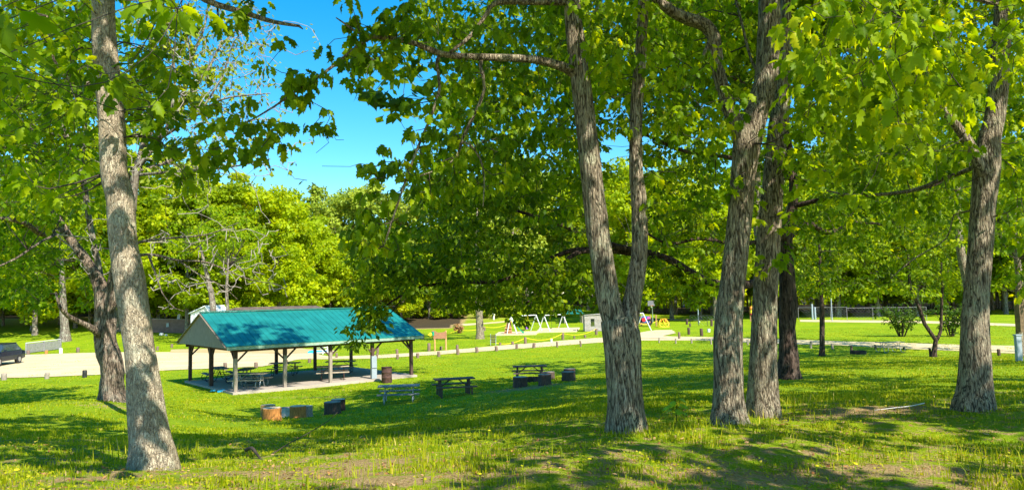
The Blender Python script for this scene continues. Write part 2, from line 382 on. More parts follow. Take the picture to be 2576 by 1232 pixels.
sheet('worn_yard', [(430,887),(560,888),(700,890),(800,888),(815,883),(760,877),(680,876),(540,877),(430,880)], 'worn_sand', 0.05)
sheet('footpath', [(745,904),(860,903),(950,901),(1100,892),(1250,881),(1400,870),(1500,862),(1620,856),(1760,856),(1900,862),(2010,866),(2100,868),(2250,876),(2450,884),(2600,890),(2900,905),(2900,880),(2576,870),(2450,868),(2250,862),(2100,858),(1950,853),(1800,848),(1690,846),(1610,842),(1500,850),(1400,858),(1250,870),(1100,883),(950,893),(860,896),(760,898)], 'sand', 0.02)
sheet('side_path', [(1606,850),(1680,852),(1668,845),(1700,838),(1690,830),(1648,831),(1600,838)], 'sand', 0.045)
sheet('far_track', [(2012,809),(2330,813),(2600,822),(2600,816),(2330,807),(2012,804)], 'sand', 0.02)
sheet('sand_strip', [(1150,815),(1280,806),(1290,808),(1170,819)], 'sand', 0.02)
sheet('sand_strip', [(1420,790+10),(1760,803),(1760,806),(1500,803)], 'sand', 0.02)

# ------------------------------------------------------------------ tree machinery
def catmull(pts, step):
    pts = np.asarray(pts, float); n = len(pts)
    if n < 3:
        L = np.linalg.norm(pts[-1][:3]-pts[0][:3]); k = max(2, int(L/step)+1)
        return pts[0]+(pts[-1]-pts[0])*np.linspace(0, 1, k)[:, None]
    P_ = np.vstack([2*pts[0]-pts[1], pts, 2*pts[-1]-pts[-2]]); out_ = []
    for i in range(1, n):
        p0, p1, p2, p3 = P_[i-1], P_[i], P_[i+1], P_[i+2]
        L = np.linalg.norm((p2-p1)[:3]); k = max(1, int(L/step))
        for t in np.arange(k)/k:
            out_.append(0.5*((2*p1)+(-p0+p2)*t+(2*p0-5*p1+4*p2-p3)*t*t+(-p0+3*p1-3*p2+p3)*t**3))
    out_.append(P_[-2]); return np.array(out_)
def sweep(path, n=20, rough=0.06, seed=0.0, flare=0.0, lump=0.05, cap=True):
    """path rows: x y z r. returns V, F (quads)"""
    p = np.asarray(path); k = len(p); V = np.zeros((k, n, 3)); px = None
    T = np.gradient(p[:, :3], axis=0)
    z0 = p[0, 2]
    for i in range(k):
        t = T[i]/np.linalg.norm(T[i])
        if px is None:
            px = np.cross(t, [0.2, 0.1, 1.0] if abs(t[2]) < .9 else [1, .1, 0]); px /= np.linalg.norm(px)
        px = px-t*px.dot(t); px /= np.linalg.norm(px); py = np.cross(t, px)
        r = p[i, 3]
        for j in range(n):
            a = 2*math.pi*j/n; ca, sa = math.cos(a), math.sin(a)
            q = Vector((ca*1.3+seed, sa*1.3, p[i, 2]*1.1))
            q2 = Vector((ca*4+seed, sa*4, p[i, 2]*3.0))
            rr = r*(1+lump*2*mnoise.noise(q)+rough*mnoise.noise(q2))
            if flare:
                h = p[i, 2]-z0; fl = math.exp(-max(h-.45, 0)/0.20)
                rr += r*flare*fl*(0.6+0.9*max(0, mnoise.noise(Vector((ca*1.6+seed, sa*1.6, 5.0)))*2+0.35))
            V[i, j] = p[i, :3]+(px*ca+py*sa)*rr
    idx = np.arange(k*n).reshape(k, n)
    F = np.stack([idx[:-1], np.roll(idx, -1, 1)[:-1], np.roll(idx, -1, 1)[1:], idx[1:]], -1).reshape(-1, 4)
    V = V.reshape(-1, 3)
    if cap:
        c = len(V); V = np.vstack([V, p[-1, :3]]); l = idx[-1]
        F = np.vstack([F, np.stack([l, np.roll(l, -1), np.full(n, c), np.full(n, c)], -1)])
    return V, F
def join(parts):
    Vs, Fs, o = [], [], 0
    for V, F in parts: Vs.append(V); Fs.append(F+o); o += len(V)
    return np.vstack(Vs), np.vstack(Fs)
def join_mesh(name, parts, mat, parent, base):
    V, F = join(parts)
    me = bpy.data.meshes.new(name); fs = [tuple(f) if f[2] != f[3] else tuple(f[:3]) for f in F.tolist()]
    me.from_pydata((V-np.asarray(base)).tolist(), [], fs); me.polygons.foreach_set('use_smooth', np.ones(len(fs), bool)); me.update()
    me.materials.append(MATS[mat]); o = bpy.data.objects.new(name, me); C.objects.link(o); o.parent = parent
    return o
def segs_mesh(A, Bp, ra, rb, n=4):
    """independent frustums A->B"""
    A = np.asarray(A); Bp = np.asarray(Bp); ra = np.asarray(ra); rb = np.asarray(rb)
    t = Bp-A; L = np.linalg.norm(t, axis=1, keepdims=True); t = t/np.maximum(L, 1e-6)
    ref = np.where(np.abs(t[:, 2:3]) < .9, np.array([[0, 0, 1.]]), np.array([[1., 0, 0]]))
    x = np.cross(t, ref); x /= np.linalg.norm(x, axis=1, keepdims=True); y = np.cross(t, x)
    V = np.zeros((len(A), 2*n, 3))
    for j in range(n):
        a = 2*math.pi*j/n; d = x*math.cos(a)+y*math.sin(a)
        V[:, j] = A+d*ra[:, None]; V[:, n+j] = Bp+d*rb[:, None]
    o = (np.arange(len(A))*2*n)[:, None, None]
    f = np.array([[j, (j+1) % n, n+(j+1) % n, n+j] for j in range(n)])[None]
    return V.reshape(-1, 3), (f+o).reshape(-1, 4)
class Skel:
    def __init__(s): s.P = np.zeros((0, 3)); s.R = np.zeros(0); s.segA = []; s.segB = []; s.ra = []; s.rb = []
    def path(s, pts): s.P = np.vstack([s.P, pts[:, :3]]); s.R = np.r_[s.R, pts[:, 3]]
    def grow(s, att, tip=0.004, step=0.35, droop=0.0, wander=0.12, maxr=0.05, batch=25, rg=rng):
        att = np.asarray(att)
        d = np.array([np.min(((s.P-a)**2).sum(1)) for a in att]) if len(att) < 4000 else np.zeros(len(att))
        order = np.argsort(d)
        for b0 in range(0, len(order), batch):
            ids = order[b0:b0+batch]; newP, newR = [], []
            for i in ids:
                a = att[i]; dd = ((s.P-a)**2).sum(1); j = int(np.argmin(dd)); p0 = s.P[j]; L = math.sqrt(dd[j])
                if L < 1e-3: continue
                r0 = min(s.R[j]*0.7, tip+L*0.012, maxr); k = max(2, int(L/step)+1)
                prev = p0; pr = r0; off = rg.normal(size=3)*wander*L
                for q in range(1, k+1):
                    t = q/k; pt = p0+(a-p0)*t+off*math.sin(math.pi*t)+rg.normal(size=3)*wander*0.15*step*(t < 1)
                    pt[2] += droop*L*math.sin(math.pi*t)
                    r = r0+(tip-r0)*t
                    s.segA.append(prev); s.segB.append(pt); s.ra.append(pr); s.rb.append(r); newP.append(pt); newR.append(r); prev = pt; pr = r
            if newP: s.P = np.vstack([s.P, newP]); s.R = np.r_[s.R, newR]
    def mesh(s, n=4): return segs_mesh(s.segA, s.segB, s.ra, s.rb, n)

# leaf shapes: verts (x across, y along, z up), triangles
def fan(half, cy=.42, droop=.28, fold=.35):
    r = [(x, y) for x, y in half]; l = [(-x, y) for x, y in half[::-1] if x > 1e-6]
    pts = r+l; V = [(0, cy, 0)]+[(x, y, 0) for x, y in pts]
    V = np.array([(x, y, -droop*y*y-fold*abs(x)*.6+(.06 if i == 0 else 0)) for i, (x, y, z) in enumerate(V)])
    n = len(pts); F = np.array([(0, 1+i, 1+(i+1) % n) for i in range(n)]); return V, F
LF_MAPLE = fan([(0, 0), (.12, .0), (.30, .14), (.19, .27), (.42, .46), (.22, .52), (.27, .72), (.10, .80), (0, 1.0)], cy=.45, droop=.42, fold=.6)
LF_OAK = fan([(0, 0), (.10, .15), (.26, .26), (.15, .38), (.33, .55), (.18, .64), (.22, .82), (0, 1.0)], cy=.5)
LF_MID = (np.array([(0, 0, 0), (.32, .45, -.12), (0, .5, .05), (-.32, .45, -.12), (0, 1, -.2)]), np.array([(0, 1, 2), (0, 2, 3), (1, 4, 2), (2, 4, 3)]))
LF_LOW = (np.array([(0, 0, 0), (.38, .5, -.08), (0, 1, -.1), (-.38, .5, -.08)]), np.array([(0, 1, 2, 3)]))
def leaves(tmpl, O, D, N, Sz):
    D = D/np.linalg.norm(D, axis=1, keepdims=True); N = N-D*(N*D).sum(1, keepdims=True); N /= np.maximum(np.linalg.norm(N, axis=1, keepdims=True), 1e-6)
    R = np.cross(D, N); T, F = tmpl
    V = O[:, None]+Sz[:, None, None]*(T[None, :, 0:1]*R[:, None]+T[None, :, 1:2]*D[:, None]+T[None, :, 2:3]*N[:, None])
    k = len(T); FF = (F[None]+(np.arange(len(O))*k)[:, None, None]).reshape(-1, F.shape[1])
    return V.reshape(-1, 3), FF, k
def cluster_leaves(cent, k, spread, size, droop=0.7, tmpl=LF_MAPLE, up=0.8, sizev=.3, rg=rng, vert=1.0):
    """k leaves round every centre; tips radiate out and down"""
    n = len(cent)*k; c = np.repeat(cent, k, 0)
    rad = rg.normal(size=(n, 3)); rad /= np.linalg.norm(rad, axis=1, keepdims=True); rad[:, 2] *= 0.5*vert
    O = c+rad*spread*rg.uniform(.15, 1, (n, 1))
    D = rad*1.0+np.array([0, 0, -droop])*rg.uniform(.5, 1.3, (n, 1))+rg.normal(size=(n, 3))*.25
    N = np.array([0, 0, up])+rad*.6*np.array([1, 1, 0])+rg.normal(size=(n, 3))*.45
    Sz = size*rg.uniform(1-sizev, 1+sizev, n)
    V, F, kk = leaves(tmpl, O, D, N, Sz)
    tone = np.repeat(np.clip(np.repeat(rg.normal(.45, .16, len(cent)), k)+rg.normal(0, .16, n), 0, 1), kk)
    return V, F, tone
def cat_leaves(ls):
    V, F, T, o = [], [], [], 0
    for v, f, t in ls: V.append(v); F.append(f+o); T.append(t); o += len(v)
    return np.vstack(V), np.vstack(F), np.concatenate(T)
def uvpath(lst, Y=None, step=.12):
    """rows (u, v, width px[, Y]) -> x y z r polyline"""
    rows = []
    for r in lst:
        y = r[3] if len(r) > 3 else Y
        rows.append([*P(r[0], r[1], y), r[2]/2*y/FPX*.96/math.sqrt(1+((r[0]-1288)/FPX)**2)])
    return catmull(rows, step)
def vol(u0, u1, v0, v1, y0, y1, n, rg=rng):
    u = rg.uniform(u0, u1, n); v = rg.uniform(v0, v1, n); y = rg.uniform(y0, y1, n)
    return np.array([P(a, b, c) for a, b, c in zip(u, v, y)])
def blob(c, r, n, shell=.0, rg=rng, gap=None):
    if gap is None: gap = max(r) > 2
    if gap:
        q = blob(c, r, int(n*1.6), shell, rg, False)
        f = np.array([mnoise.noise(Vector(p*.55)+Vector((3, 1, 7))) for p in q]); return q[np.argsort(-f)[:n]]
    d = rg.normal(size=(n, 3)); d /= np.linalg.norm(d, axis=1, keepdims=True)
    q = rg.uniform(shell**3, 1, n)**(1/3)
    return np.asarray(c)+d*q[:, None]*np.asarray(r)

# ------------------------------------------------------------------ the trees in front
def ext(path, pts):
    """append world points (x,y,z,r) to a uvpath result"""
    return np.vstack([path, catmull(np.vstack([path[-1], np.array(pts, float)]), .25)[1:]])
def tree(name, label, trunk_parts, limbs, groups, bark_m, twig_m='twig', cat='tree', group=None, sides=20, base=None,
         tip=.004, wander=.12, flare=.35, droop=0.03, seed=0, rough=.05, lump=.05):
    base = trunk_parts[0][0, :3] if base is None else base
    root = empty(name, base, label, cat, group)
    rg = np.random.default_rng(seed+100)
    t0 = trunk_parts[0]; g0 = gz(t0[0, 0], t0[0, 1]); lo = t0[t0[:, 2] < g0+.02]; q0 = lo[-1] if len(lo) else t0[0]
    t0 = t0[t0[:, 2] >= g0+.02]; foot = [[q0[0], q0[1], g0+dz_, t0[0, 3]*k_] for dz_, k_ in ((-.45, 1.04), (-.25, 1.02), (-.08, 1.0))]
    trunk_parts = [np.vstack([foot, t0])]+list(trunk_parts[1:])
    parts = [sweep(p, sides, rough, seed+i*3.7, flare if i == 0 else 0, lump) for i, p in enumerate(trunk_parts)]
    join_mesh('trunk', parts, bark_m, root, base)
    sk = Skel()
    for p in trunk_parts: sk.path(p[::3])
    if limbs:
        join_mesh('limbs', [sweep(p, 10, .06, seed+i*1.7, 0, .08) for i, p in enumerate(limbs)], bark_m if bark_m != 'bark_pale' else 'bark_oak', root, base)
        for p in limbs: sk.path(p[::2])
    for gi, gr in enumerate(groups):
        att = gr['att']; s2 = Skel(); s2.P = sk.P; s2.R = sk.R
        s2.grow(att, tip=gr.get('tip', tip), step=gr.get('step', .3), droop=gr.get('droop', droop), wander=gr.get('wander', wander), rg=rg, maxr=gr.get('maxr', .05))
        sk.P, sk.R = s2.P, s2.R
        V, F = s2.mesh(4); np_mesh('twigs', V, F, gr.get('twig', twig_m), root, base, smooth=True)
        if gr.get('k', 0):
            V, F, T = cluster_leaves(att, gr['k'], gr.get('spread', .18), gr.get('size', .15), gr.get('drp', .7), gr.get('tmpl', LF_MAPLE), rg=rg, vert=gr.get('vert', 1.0))
            np_mesh('foliage', V, F, gr.get('mat', 'leaf_maple'), root, base, tone=T)
    return root, sk

def along(path, n, r, rg, lo=0.0, hi=1.0, dz=0.0):
    i = (rg.uniform(lo, hi, n)*(len(path)-1)).astype(int)
    return path[i, :3]+rg.normal(size=(n, 3))*np.array(r)+np.array([0, 0, dz])

r1 = np.random.default_rng(1)
# --- pale trunk at left
T1 = uvpath([(392,1212,128),(388,1180,122),(383,1140,118),(379,1105,111),(367,1000,100),(360,940,93),(351,877,86),(338,780,91),(327,700,95),(318,650,90),(311,600,84),(303,500,85),(289,450,83),(284,400,82),(278,300,81),(270,200,79),(262,100,74),(258,0,70),(254,-100,66),(252,-300,58),(262,-560,46),(300,-900,30)], 8.3, .1)
T1[:, 3] *= .92
top1 = uvpath([(260,-330,40,8.3),(330,-190,26,8.5),(430,-70,22,8.7),(516,0,19,8.9),(609,31,16,9.0),(690,56,12,9.1),(752,66,8,9.1),(762,74,3,9.1)])
l1b = uvpath([(275,215,16,8.3),(240,205,13,8.1),(190,212,10,7.8),(135,150,8,7.6),(118,40,6,7.5)])
l1c = uvpath([(252,-200,34,8.3),(150,-260,24,7.6),(30,-240,18,7.0),(-120,-160,10,6.5)])
l1d = uvpath([(248,-420,34,8.3),(200,-600,24,7.0),(100,-900,14,5.5)])
grp = [dict(att=np.vstack([vol(330,470,120,300,7.2,9,16,r1), vol(350,640,260,400,8,9.6,26,r1), vol(430,560,380,470,8.6,9.5,9,r1), vol(150,330,140,260,6.5,8,11,r1), vol(520,640,0,130,8.6,9.4,8,r1)]), k=6, size=.15, spread=.18, mat='leaf_maple'),
       dict(att=np.vstack([vol(-20,225,190,420,8,13,60,r1), vol(20,225,420,520,8,12,26,r1), vol(-20,225,-20,190,7,10,30,r1), vol(330,450,60,420,9,11,8,r1), vol(300,460,-20,40,4,5,3,r1)]), k=7, size=.125, spread=.22, mat='leaf_maple_bright', tip=.004),
       dict(att=np.vstack([vol(-30,60,10,60,2.6,3.0,2,r1), vol(-30,60,130,200,2.6,3.0,3,r1), vol(330,400,-30,10,3.6,4,1,r1)]), k=4, size=.125, spread=.08, mat='leaf_maple', tip=.002),
       dict(att=np.vstack([blob((-5.5,9,12),(3.2,3.5,3.0),150,rg=r1), blob((-8.5,6,9.5),(2.2,2.2,1.6),50,rg=r1), blob((-1.9,5.2,8.9),(1.1,1.0,1.3),9,rg=r1), blob((-1.3,4.95,7.7),(.9,.8,.8),6,rg=r1), blob((-13,22,12.5),(4,4,2.5),120,rg=r1)]), k=16, size=.33, spread=.45, tmpl=LF_LOW, mat='leaf_maple')]  # small and far blobs are added leaf clumps that shade trunk and lawn
tree('maple_tree', 'pale straight trunk of the nearest maple, at the left of the picnic shelter', [T1], [top1, l1b, l1c, l1d], grp, 'bark_pale', seed=1, sides=36, flare=.34, lump=.07, rough=.05)

# --- centre forked oak
T2 = uvpath([(1576,1082,98),(1575,1060,92),(1573,1000,89),(1569,930,92),(1566,880,98),(1562,840,102),(1552,800,90)], 10, .1)
T2a = uvpath([(1556,850,58),(1544,800,60),(1532,757,60),(1522,700,60),(1513,640,60),(1507,600,60),(1501,550,60),(1495,500,58),(1484,400,56),(1473,300,53),(1460,200,52),(1448,100,48),(1438,0,42),(1430,-120,38),(1420,-300,32),(1440,-600,20)], 10, .1)
T2b = uvpath([(1576,850,56),(1583,800,54),(1590,760,48),(1600,700,45),(1608,640,43),(1609,580,43),(1607,500,41),(1601,440,36),(1600,325,34),(1604,230,34),(1610,150,32),(1616,60,29),(1622,-40,26),(1650,-250,20),(1690,-500,12)], 10.05, .1)
b2 = uvpath([(1460,195,30,10),(1427,173,26,9.9),(1350,151,21,9.7),(1239,145,19,9.4),(1166,142,17,9.2),(1110,136,16,9.1),(1047,111,14,9.0),(981,96,13,8.9),(915,90,10,8.9),(870,62,6,8.9),(845,45,3,8.9)])
b2b = uvpath([(940,92,10,8.9),(915,106,9,8.9),(882,131,9,8.9),(815,184,8,8.8),(741,232,7,8.8),(690,268,6,8.8),(649,293,5,8.8),(600,318,3,8.8)])
b2c = uvpath([(1105,138,10,9.1),(1099,160,9,9.1),(1106,220,8,9.0),(1090,280,8,9.0),(1062,345,7,9.0),(1040,400,7,9.0),(1015,470,6,9.0),(985,560,5,8.9),(965,620,3,8.9)])
b2d = uvpath([(1212,146,11,9.35),(1208,165,10,9.3),(1219,222,9,9.3),(1197,280,9,9.3),(1165,345,8,9.3),(1147,400,7,9.3),(1108,424,5,9.3),(1050,445,4,9.3)])
b2e = uvpath([(1150,352,6,9.3),(1180,362,6,9.3),(1208,400,5,9.2),(1218,450,4,9.2),(1215,520,3,9.2)])
b2f = uvpath([(1448,6,20,10),(1350,6,16,9.8),(1248,8,14,9.6),(1225,35,12,9.5),(1185,90,11,9.3),(1130,134,8,9.1)])
b2g = uvpath([(1435,-100,26,10),(1330,-200,20,9.4),(1180,-260,15,8.8),(1020,-180,10,8.4),(960,-90,6,8.2)])
b2h = uvpath([(1622,-60,22,10),(1600,-260,18,8),(1520,-500,14,6),(1400,-900,9,4.2)])
r2 = np.random.default_rng(2)
A_branch = np.vstack([along(b2b, 30, (.2,.25,.14), r2, dz=.02), along(b2, 26, (.2,.35,.2), r2, .45, 1), along(b2c, 24, (.2,.25,.2), r2, .2, 1), along(b2d, 16, (.25,.3,.2), r2, .3, 1), vol(640,720,300,400,8.6,9,9,r2), vol(700,830,170,260,8.6,9.2,8,r2),
        vol(905,1000,410,640,8.7,9.2,22,r2), vol(870,960,560,680,8.7,9.2,9,r2), vol(860,990,40,210,8.6,9.2,12,r2), vol(780,840,270,330,8.8,9,4,r2)])
A_crown = np.vstack([vol(1010,1440,-20,140,9.9,13,130,r2), vol(1100,1450,170,420,9.8,13.5,125,r2), vol(1020,1320,330,490,9.2,12.5,60,r2), vol(1240,1520,330,560,10.3,13,60,r2), vol(960,1060,0,90,8.2,9,8,r2)])
A_right = np.vstack([vol(1440,1640,-20,180,9.3,13,55,r2), vol(1640,1800,-20,180,11.4,14,50,r2), vol(1450,1780,160,330,9.6,13,66,r2), vol(1600,1800,300,500,9.5,12,22,r2), vol(1630,1800,480,640,9.5,12,10,r2)])
grp = [dict(att=A_branch, k=7, size=.125, spread=.13, mat='leaf_maple', tip=.005, drp=1.2),
       dict(att=A_crown, k=9, size=.118, spread=.25, mat='leaf_maple', drp=.9), dict(att=A_right, k=9, size=.118, spread=.25, mat='leaf_maple_bright', drp=.9),
       dict(att=np.array([P(865,352,8.9), P(810,418,8.9), P(775,330,8.9), P(730,330,8.8), P(795,385,8.9)]), k=0, tip=.003, wander=.25),
       dict(att=np.vstack([blob((1.5,7,11.5),(4.5,4,2.6),140,rg=r2), blob((-3,6.5,10.5),(3.5,3.0,1.6),70,rg=r2), blob((-1.9,25,20.4),(2.4,2.4,1.8),90,rg=r2), blob((3.5,15,16.5),(4.5,4.5,2),220,rg=r2)]), k=14, size=.33, spread=.45, tmpl=LF_LOW, mat='leaf_maple')]  # highest blob, out of view, is added to shade the shelter roof
tree('maple_tree', 'tree that forks low into two stems, in the middle of the photo', [T2, T2a, T2b], [b2, b2b, b2c, b2d, b2e, b2f, b2g, b2h], grp, 'bark_oak', seed=2, sides=40, flare=.24, wander=.14)

# --- left tree of the close pair
T3 = uvpath([(1832,1088,98),(1831,1060,88),(1831,1000,80),(1831,940,77),(1832,825,75),(1842,714,66),(1849,657,66),(1861,546,65),(1870,435,67),(1878,370,74),(1886,325,78),(1903,280,66),(1926,205,62),(1933,126,62),(1935,32,60),(1938,-60,56),(1950,-250,46),(1965,-600,30)], 10.9, .1)
T3a = uvpath([(1878,360,50),(1858,320,46),(1835,275,38),(1819,225,36),(1806,174,36),(1799,120,36),(1796,95,36),(1774,64,36),(1735,50,34),(1705,38,30),(1664,9,26),(1600,-60,20),(1540,-200,12)], 10.85, .1)
b3a = uvpath([(1790,92,14,10.9),(1765,150,7,10.7),(1752,180,5,10.6),(1715,230,3,10.5)])
b3b = uvpath([(1942,-100,34,10.9),(2040,-200,26,9.6),(2140,-300,18,8.2),(2200,-480,10,6.8)])
b3c = uvpath([(1926,215,10,10.9),(1890,150,8,11.2),(1866,60,7,11.4),(1848,-10,6,11.6)])
r3 = np.random.default_rng(3)
grp = [dict(att=np.vstack([vol(1640,1900,-20,150,11.4,14,75,r3), vol(1680,1880,120,330,9,13,34,r3)]), k=9, size=.118, spread=.25, mat='leaf_maple_bright', drp=.9),
       dict(att=np.vstack([vol(1930,2010,300,420,10,10.8,4,r3), vol(1780,1860,420,640,10,11,4,r3)]), k=4, size=.15, spread=.15, mat='leaf_maple_bright'),
       dict(att=np.vstack([blob((6,7.5,12.3),(3.6,4.2,2.4),110,rg=r3), blob((5,12,15),(3,3,2.0),110,rg=r3)]), k=14, size=.33, spread=.45, tmpl=LF_LOW, mat='leaf_maple')]
tree('maple_tree', 'left trunk of the close pair right of the forked tree, forking high up', [T3, T3a], [b3a, b3b, b3c], grp, 'bark_oak', seed=3, sides=40, flare=.22)

# --- right tree of the close pair
T4 = uvpath([(1922,1058,90),(1921,1030,82),(1920,935,73),(1924,825,67),(1927,714,66),(1935,583,63),(1942,500,60),(1948,435,57),(1957,325,54),(1968,240,46),(1974,150,36),(1977,80,31),(1977,0,28),(1985,-150,24),(2010,-400,16)], 12, .1)
b4a = uvpath([(1962,270,12,12),(2010,200,9,11.4),(2060,150,8,10.6),(2110,130,7,9.8),(2200,120,4,9)])
b4b = uvpath([(1985,-160,22,12),(2120,-230,18,10),(2260,-280,14,8),(2360,-300,9,6.4)])
r4 = np.random.default_rng(4)
grp = [dict(att=np.vstack([vol(1990,2320,-20,230,5.6,9.5,150,r4), vol(1990,2320,140,360,7,11,95,r4), vol(2150,2420,40,260,5,8,36,r4)]), k=8, size=.122, spread=.25, mat='leaf_maple_bright', drp=.9),
       dict(att=np.vstack([vol(1935,2030,370,470,11,11.8,9,r4), vol(1890,2010,470,720,11,11.9,11,r4), vol(1990,2200,300,500,9,12,24,r4)]), k=6, size=.15, spread=.17, mat='leaf_maple_bright'),
       dict(att=np.vstack([vol(1890,1990,330,600,11.4,11.8,10,r4)]), k=0, twig='twig_grey', wander=.3),
       dict(att=np.vstack([blob((9,11,13.8),(4.0,4.5,2.0),120,rg=r4)]), k=14, size=.33, spread=.45, tmpl=LF_LOW, mat='leaf_maple')]
tree('maple_tree', 'right trunk of the close pair, with leafy sprigs on its bark', [T4], [b4a, b4b], grp, 'bark_oak', seed=4, sides=40, flare=.24)

# --- thick tree near the right edge
T5 = uvpath([(2455,1040,112),(2454,1010,98),(2454,966,90),(2453,900,84),(2453,824,76),(2456,760,70),(2460,690,67),(2468,590,68),(2476,500,70),(2483,420,74),(2490,350,64),(2503,290,58),(2512,200,55),(2518,120,54),(2524,37,52),(2526,-60,48),(2535,-260,38),(2560,-600,22)], 11.3, .1)
T5a = uvpath([(2478,440,40),(2455,395,34),(2436,358,30),(2405,315,27),(2377,280,25),(2340,215,20),(2325,120,15),(2320,40,10)], 11.2, .1)
b5a = uvpath([(2478,400,18,11.3),(2440,425,14,11.8),(2360,455,12,12.4),(2290,480,11,13),(2160,492,8,13.6),(2080,480,4,14)])
b5b = uvpath([(2525,10,16,11.3),(2490,8,12,10.8),(2440,-5,9,10.2)])
b5c = uvpath([(2470,470,12,11.3),(2440,530,7,11.6),(2400,540,5,11.9),(2380,600,4,12.1),(2300,650,4,12.4),(2240,700,3,12.6)])
r5 = np.random.default_rng(5)
grp = [dict(att=np.vstack([vol(2280,2600,-20,200,7,10.5,60,r5), vol(2280,2640,-20,220,11.6,15,110,r5), vol(2240,2600,180,420,11.4,15,110,r5), vol(2240,2460,180,400,9,11,24,r5), vol(2540,2600,380,640,9,12,12,r5)]), k=8, size=.122, spread=.25, mat='leaf_maple_bright', drp=.9),
       dict(att=np.vstack([vol(2130,2430,380,560,11,14.5,56,r5), vol(2530,2640,400,760,11,15,26,r5)]), k=8, size=.14, spread=.26, mat='leaf_maple', drp=.9),
       dict(att=np.vstack([blob((10.5,9,12),(3.0,4,2.4),110,rg=r5), blob((7,3,10),(3,2.5,1.4),50,rg=r5)]), k=14, size=.33, spread=.45, tmpl=LF_LOW, mat='leaf_maple')]
tree('maple_tree', 'thick trunk nearest the right edge of the photo', [T5, T5a], [b5a, b5b, b5c], grp, 'bark_oak', seed=5, sides=40, flare=.24)

# --- dark oak behind the pair, reaching far to the left
Y6 = 27.0
T6 = uvpath([(1983,958,66),(1982,940,54),(1982,880,49),(1982,800,46),(1981,714,43),(1978,650,40),(1978,600,34),(1985,560,30),(1996,500,26),(1990,400,22),(1960,250,16),(1950,100,8)], Y6, .25)
L = lambda pts: uvpath(pts, None, .25)
limb6 = [L([(1976,640,24,27),(1940,690,24,26),(1880,715,24,25),(1797,712,22,24.5),(1742,687,20,24),(1690,655,19,24),(1631,635,18,24),(1560,622,17,23.5),(1475,592,15,23),(1400,560,11,22.5),(1300,530,7,22)]),
 L([(1650,645,15,24),(1600,640,15,24),(1540,632,14,23.6),(1452,636,13,23),(1411,674,11,22.6),(1370,721,8,22.2),(1317,769,4,22)]),
 L([(1530,632,13,23.6),(1450,628,13,23.4),(1380,652,12,23),(1316,682,11,22.6),(1253,708,10,22.2),(1158,709,9,21.8),(1095,715,8,21.4),(1038,727,6,21),(969,769,4,20.6),(930,800,2.5,20.4)]),
 L([(1060,722,5,21.2),(1012,750,4,21),(985,785,3,21),(960,800,2,21)]),
 L([(1980,590,16,27),(1930,606,14,26),(1850,612,12,25),(1760,600,10,25),(1680,612,8,25),(1600,570,6,24)]),
 L([(1982,600,20,27),(2030,562,17,28),(2085,585,14,29),(2160,560,10,30),(2250,570,6,31)]),
 L([(1990,520,16,27),(2080,500,13,26),(2200,490,11,25),(2300,480,8,25),(2400,450,5,25)]),
 L([(1990,450,14,27),(1850,400,12,25),(1720,380,10,24),(1600,330,8,23),(1480,300,5,22)]),
 L([(1960,250,12,27),(1800,180,9,24),(1650,120,6,22)])]
r6 = np.random.default_rng(6)
lowc = []
for (u0,u1,v0,v1,y0,y1,n_) in [(880,1060,640,740,19,23,70),(900,1200,560,700,19,24,130),(1040,1500,430,700,20,28,330),(1060,1300,380,520,20,26,110),(1270,1500,650,770,20,25,80),(1100,1290,690,780,20,25,60),(1290,1350,760,815,21,23,9),(1370,1450,750,790,21,23,8),(880,900,820,880,20.3,20.8,5),(900,960,760,830,20,21,26),
        (1380,1500,330,480,20,28,80),(1610,1800,300,640,20,29,150),(1600,1840,640,760,21,26,26),(1880,2000,380,620,24,30,60),(2000,2420,430,620,22,32,170),(2000,2400,600,740,27,33,70),(1380,1830,150,330,20,26,110),(2000,2300,250,430,22,30,110),(1180,1500,-60,330,18,28,150),(1500,2000,-60,300,18,30,220),(2000,2650,-60,300,20,32,230),(2300,2650,300,620,26,36,120)]:
    lowc.append(vol(u0,u1,v0,v1,y0,y1,n_,r6))
grp = [dict(att=np.vstack(lowc), k=17, size=.17, spread=.42, mat='leaf_oak', tmpl=LF_MID, step=.6, tip=.007, wander=.15, vert=.8),
       dict(att=np.vstack([blob((7,25,14.0),(6.5,6.5,2.2),420,rg=r6), blob((12,17,14.5),(6,5.5,2),320,rg=r6), blob((3,34.5,17),(2.2,2.6,1.6),40,rg=r6), blob((-1,22,11.5),(4,3,1.6),60,rg=r6)]), k=24, size=.33, spread=.6, mat='leaf_oak', tmpl=LF_LOW, step=.8, tip=.01)]  # overhead leaf masses added to shade the lawn, tables and shelter roof
tree('oak_tree', 'dark rugged oak behind the close pair, its low limbs reaching left to the shelter roof', [T6], limb6, grp, 'bark_dark', seed=6, sides=18, flare=.35, wander=.1, lump=.09, rough=.12)

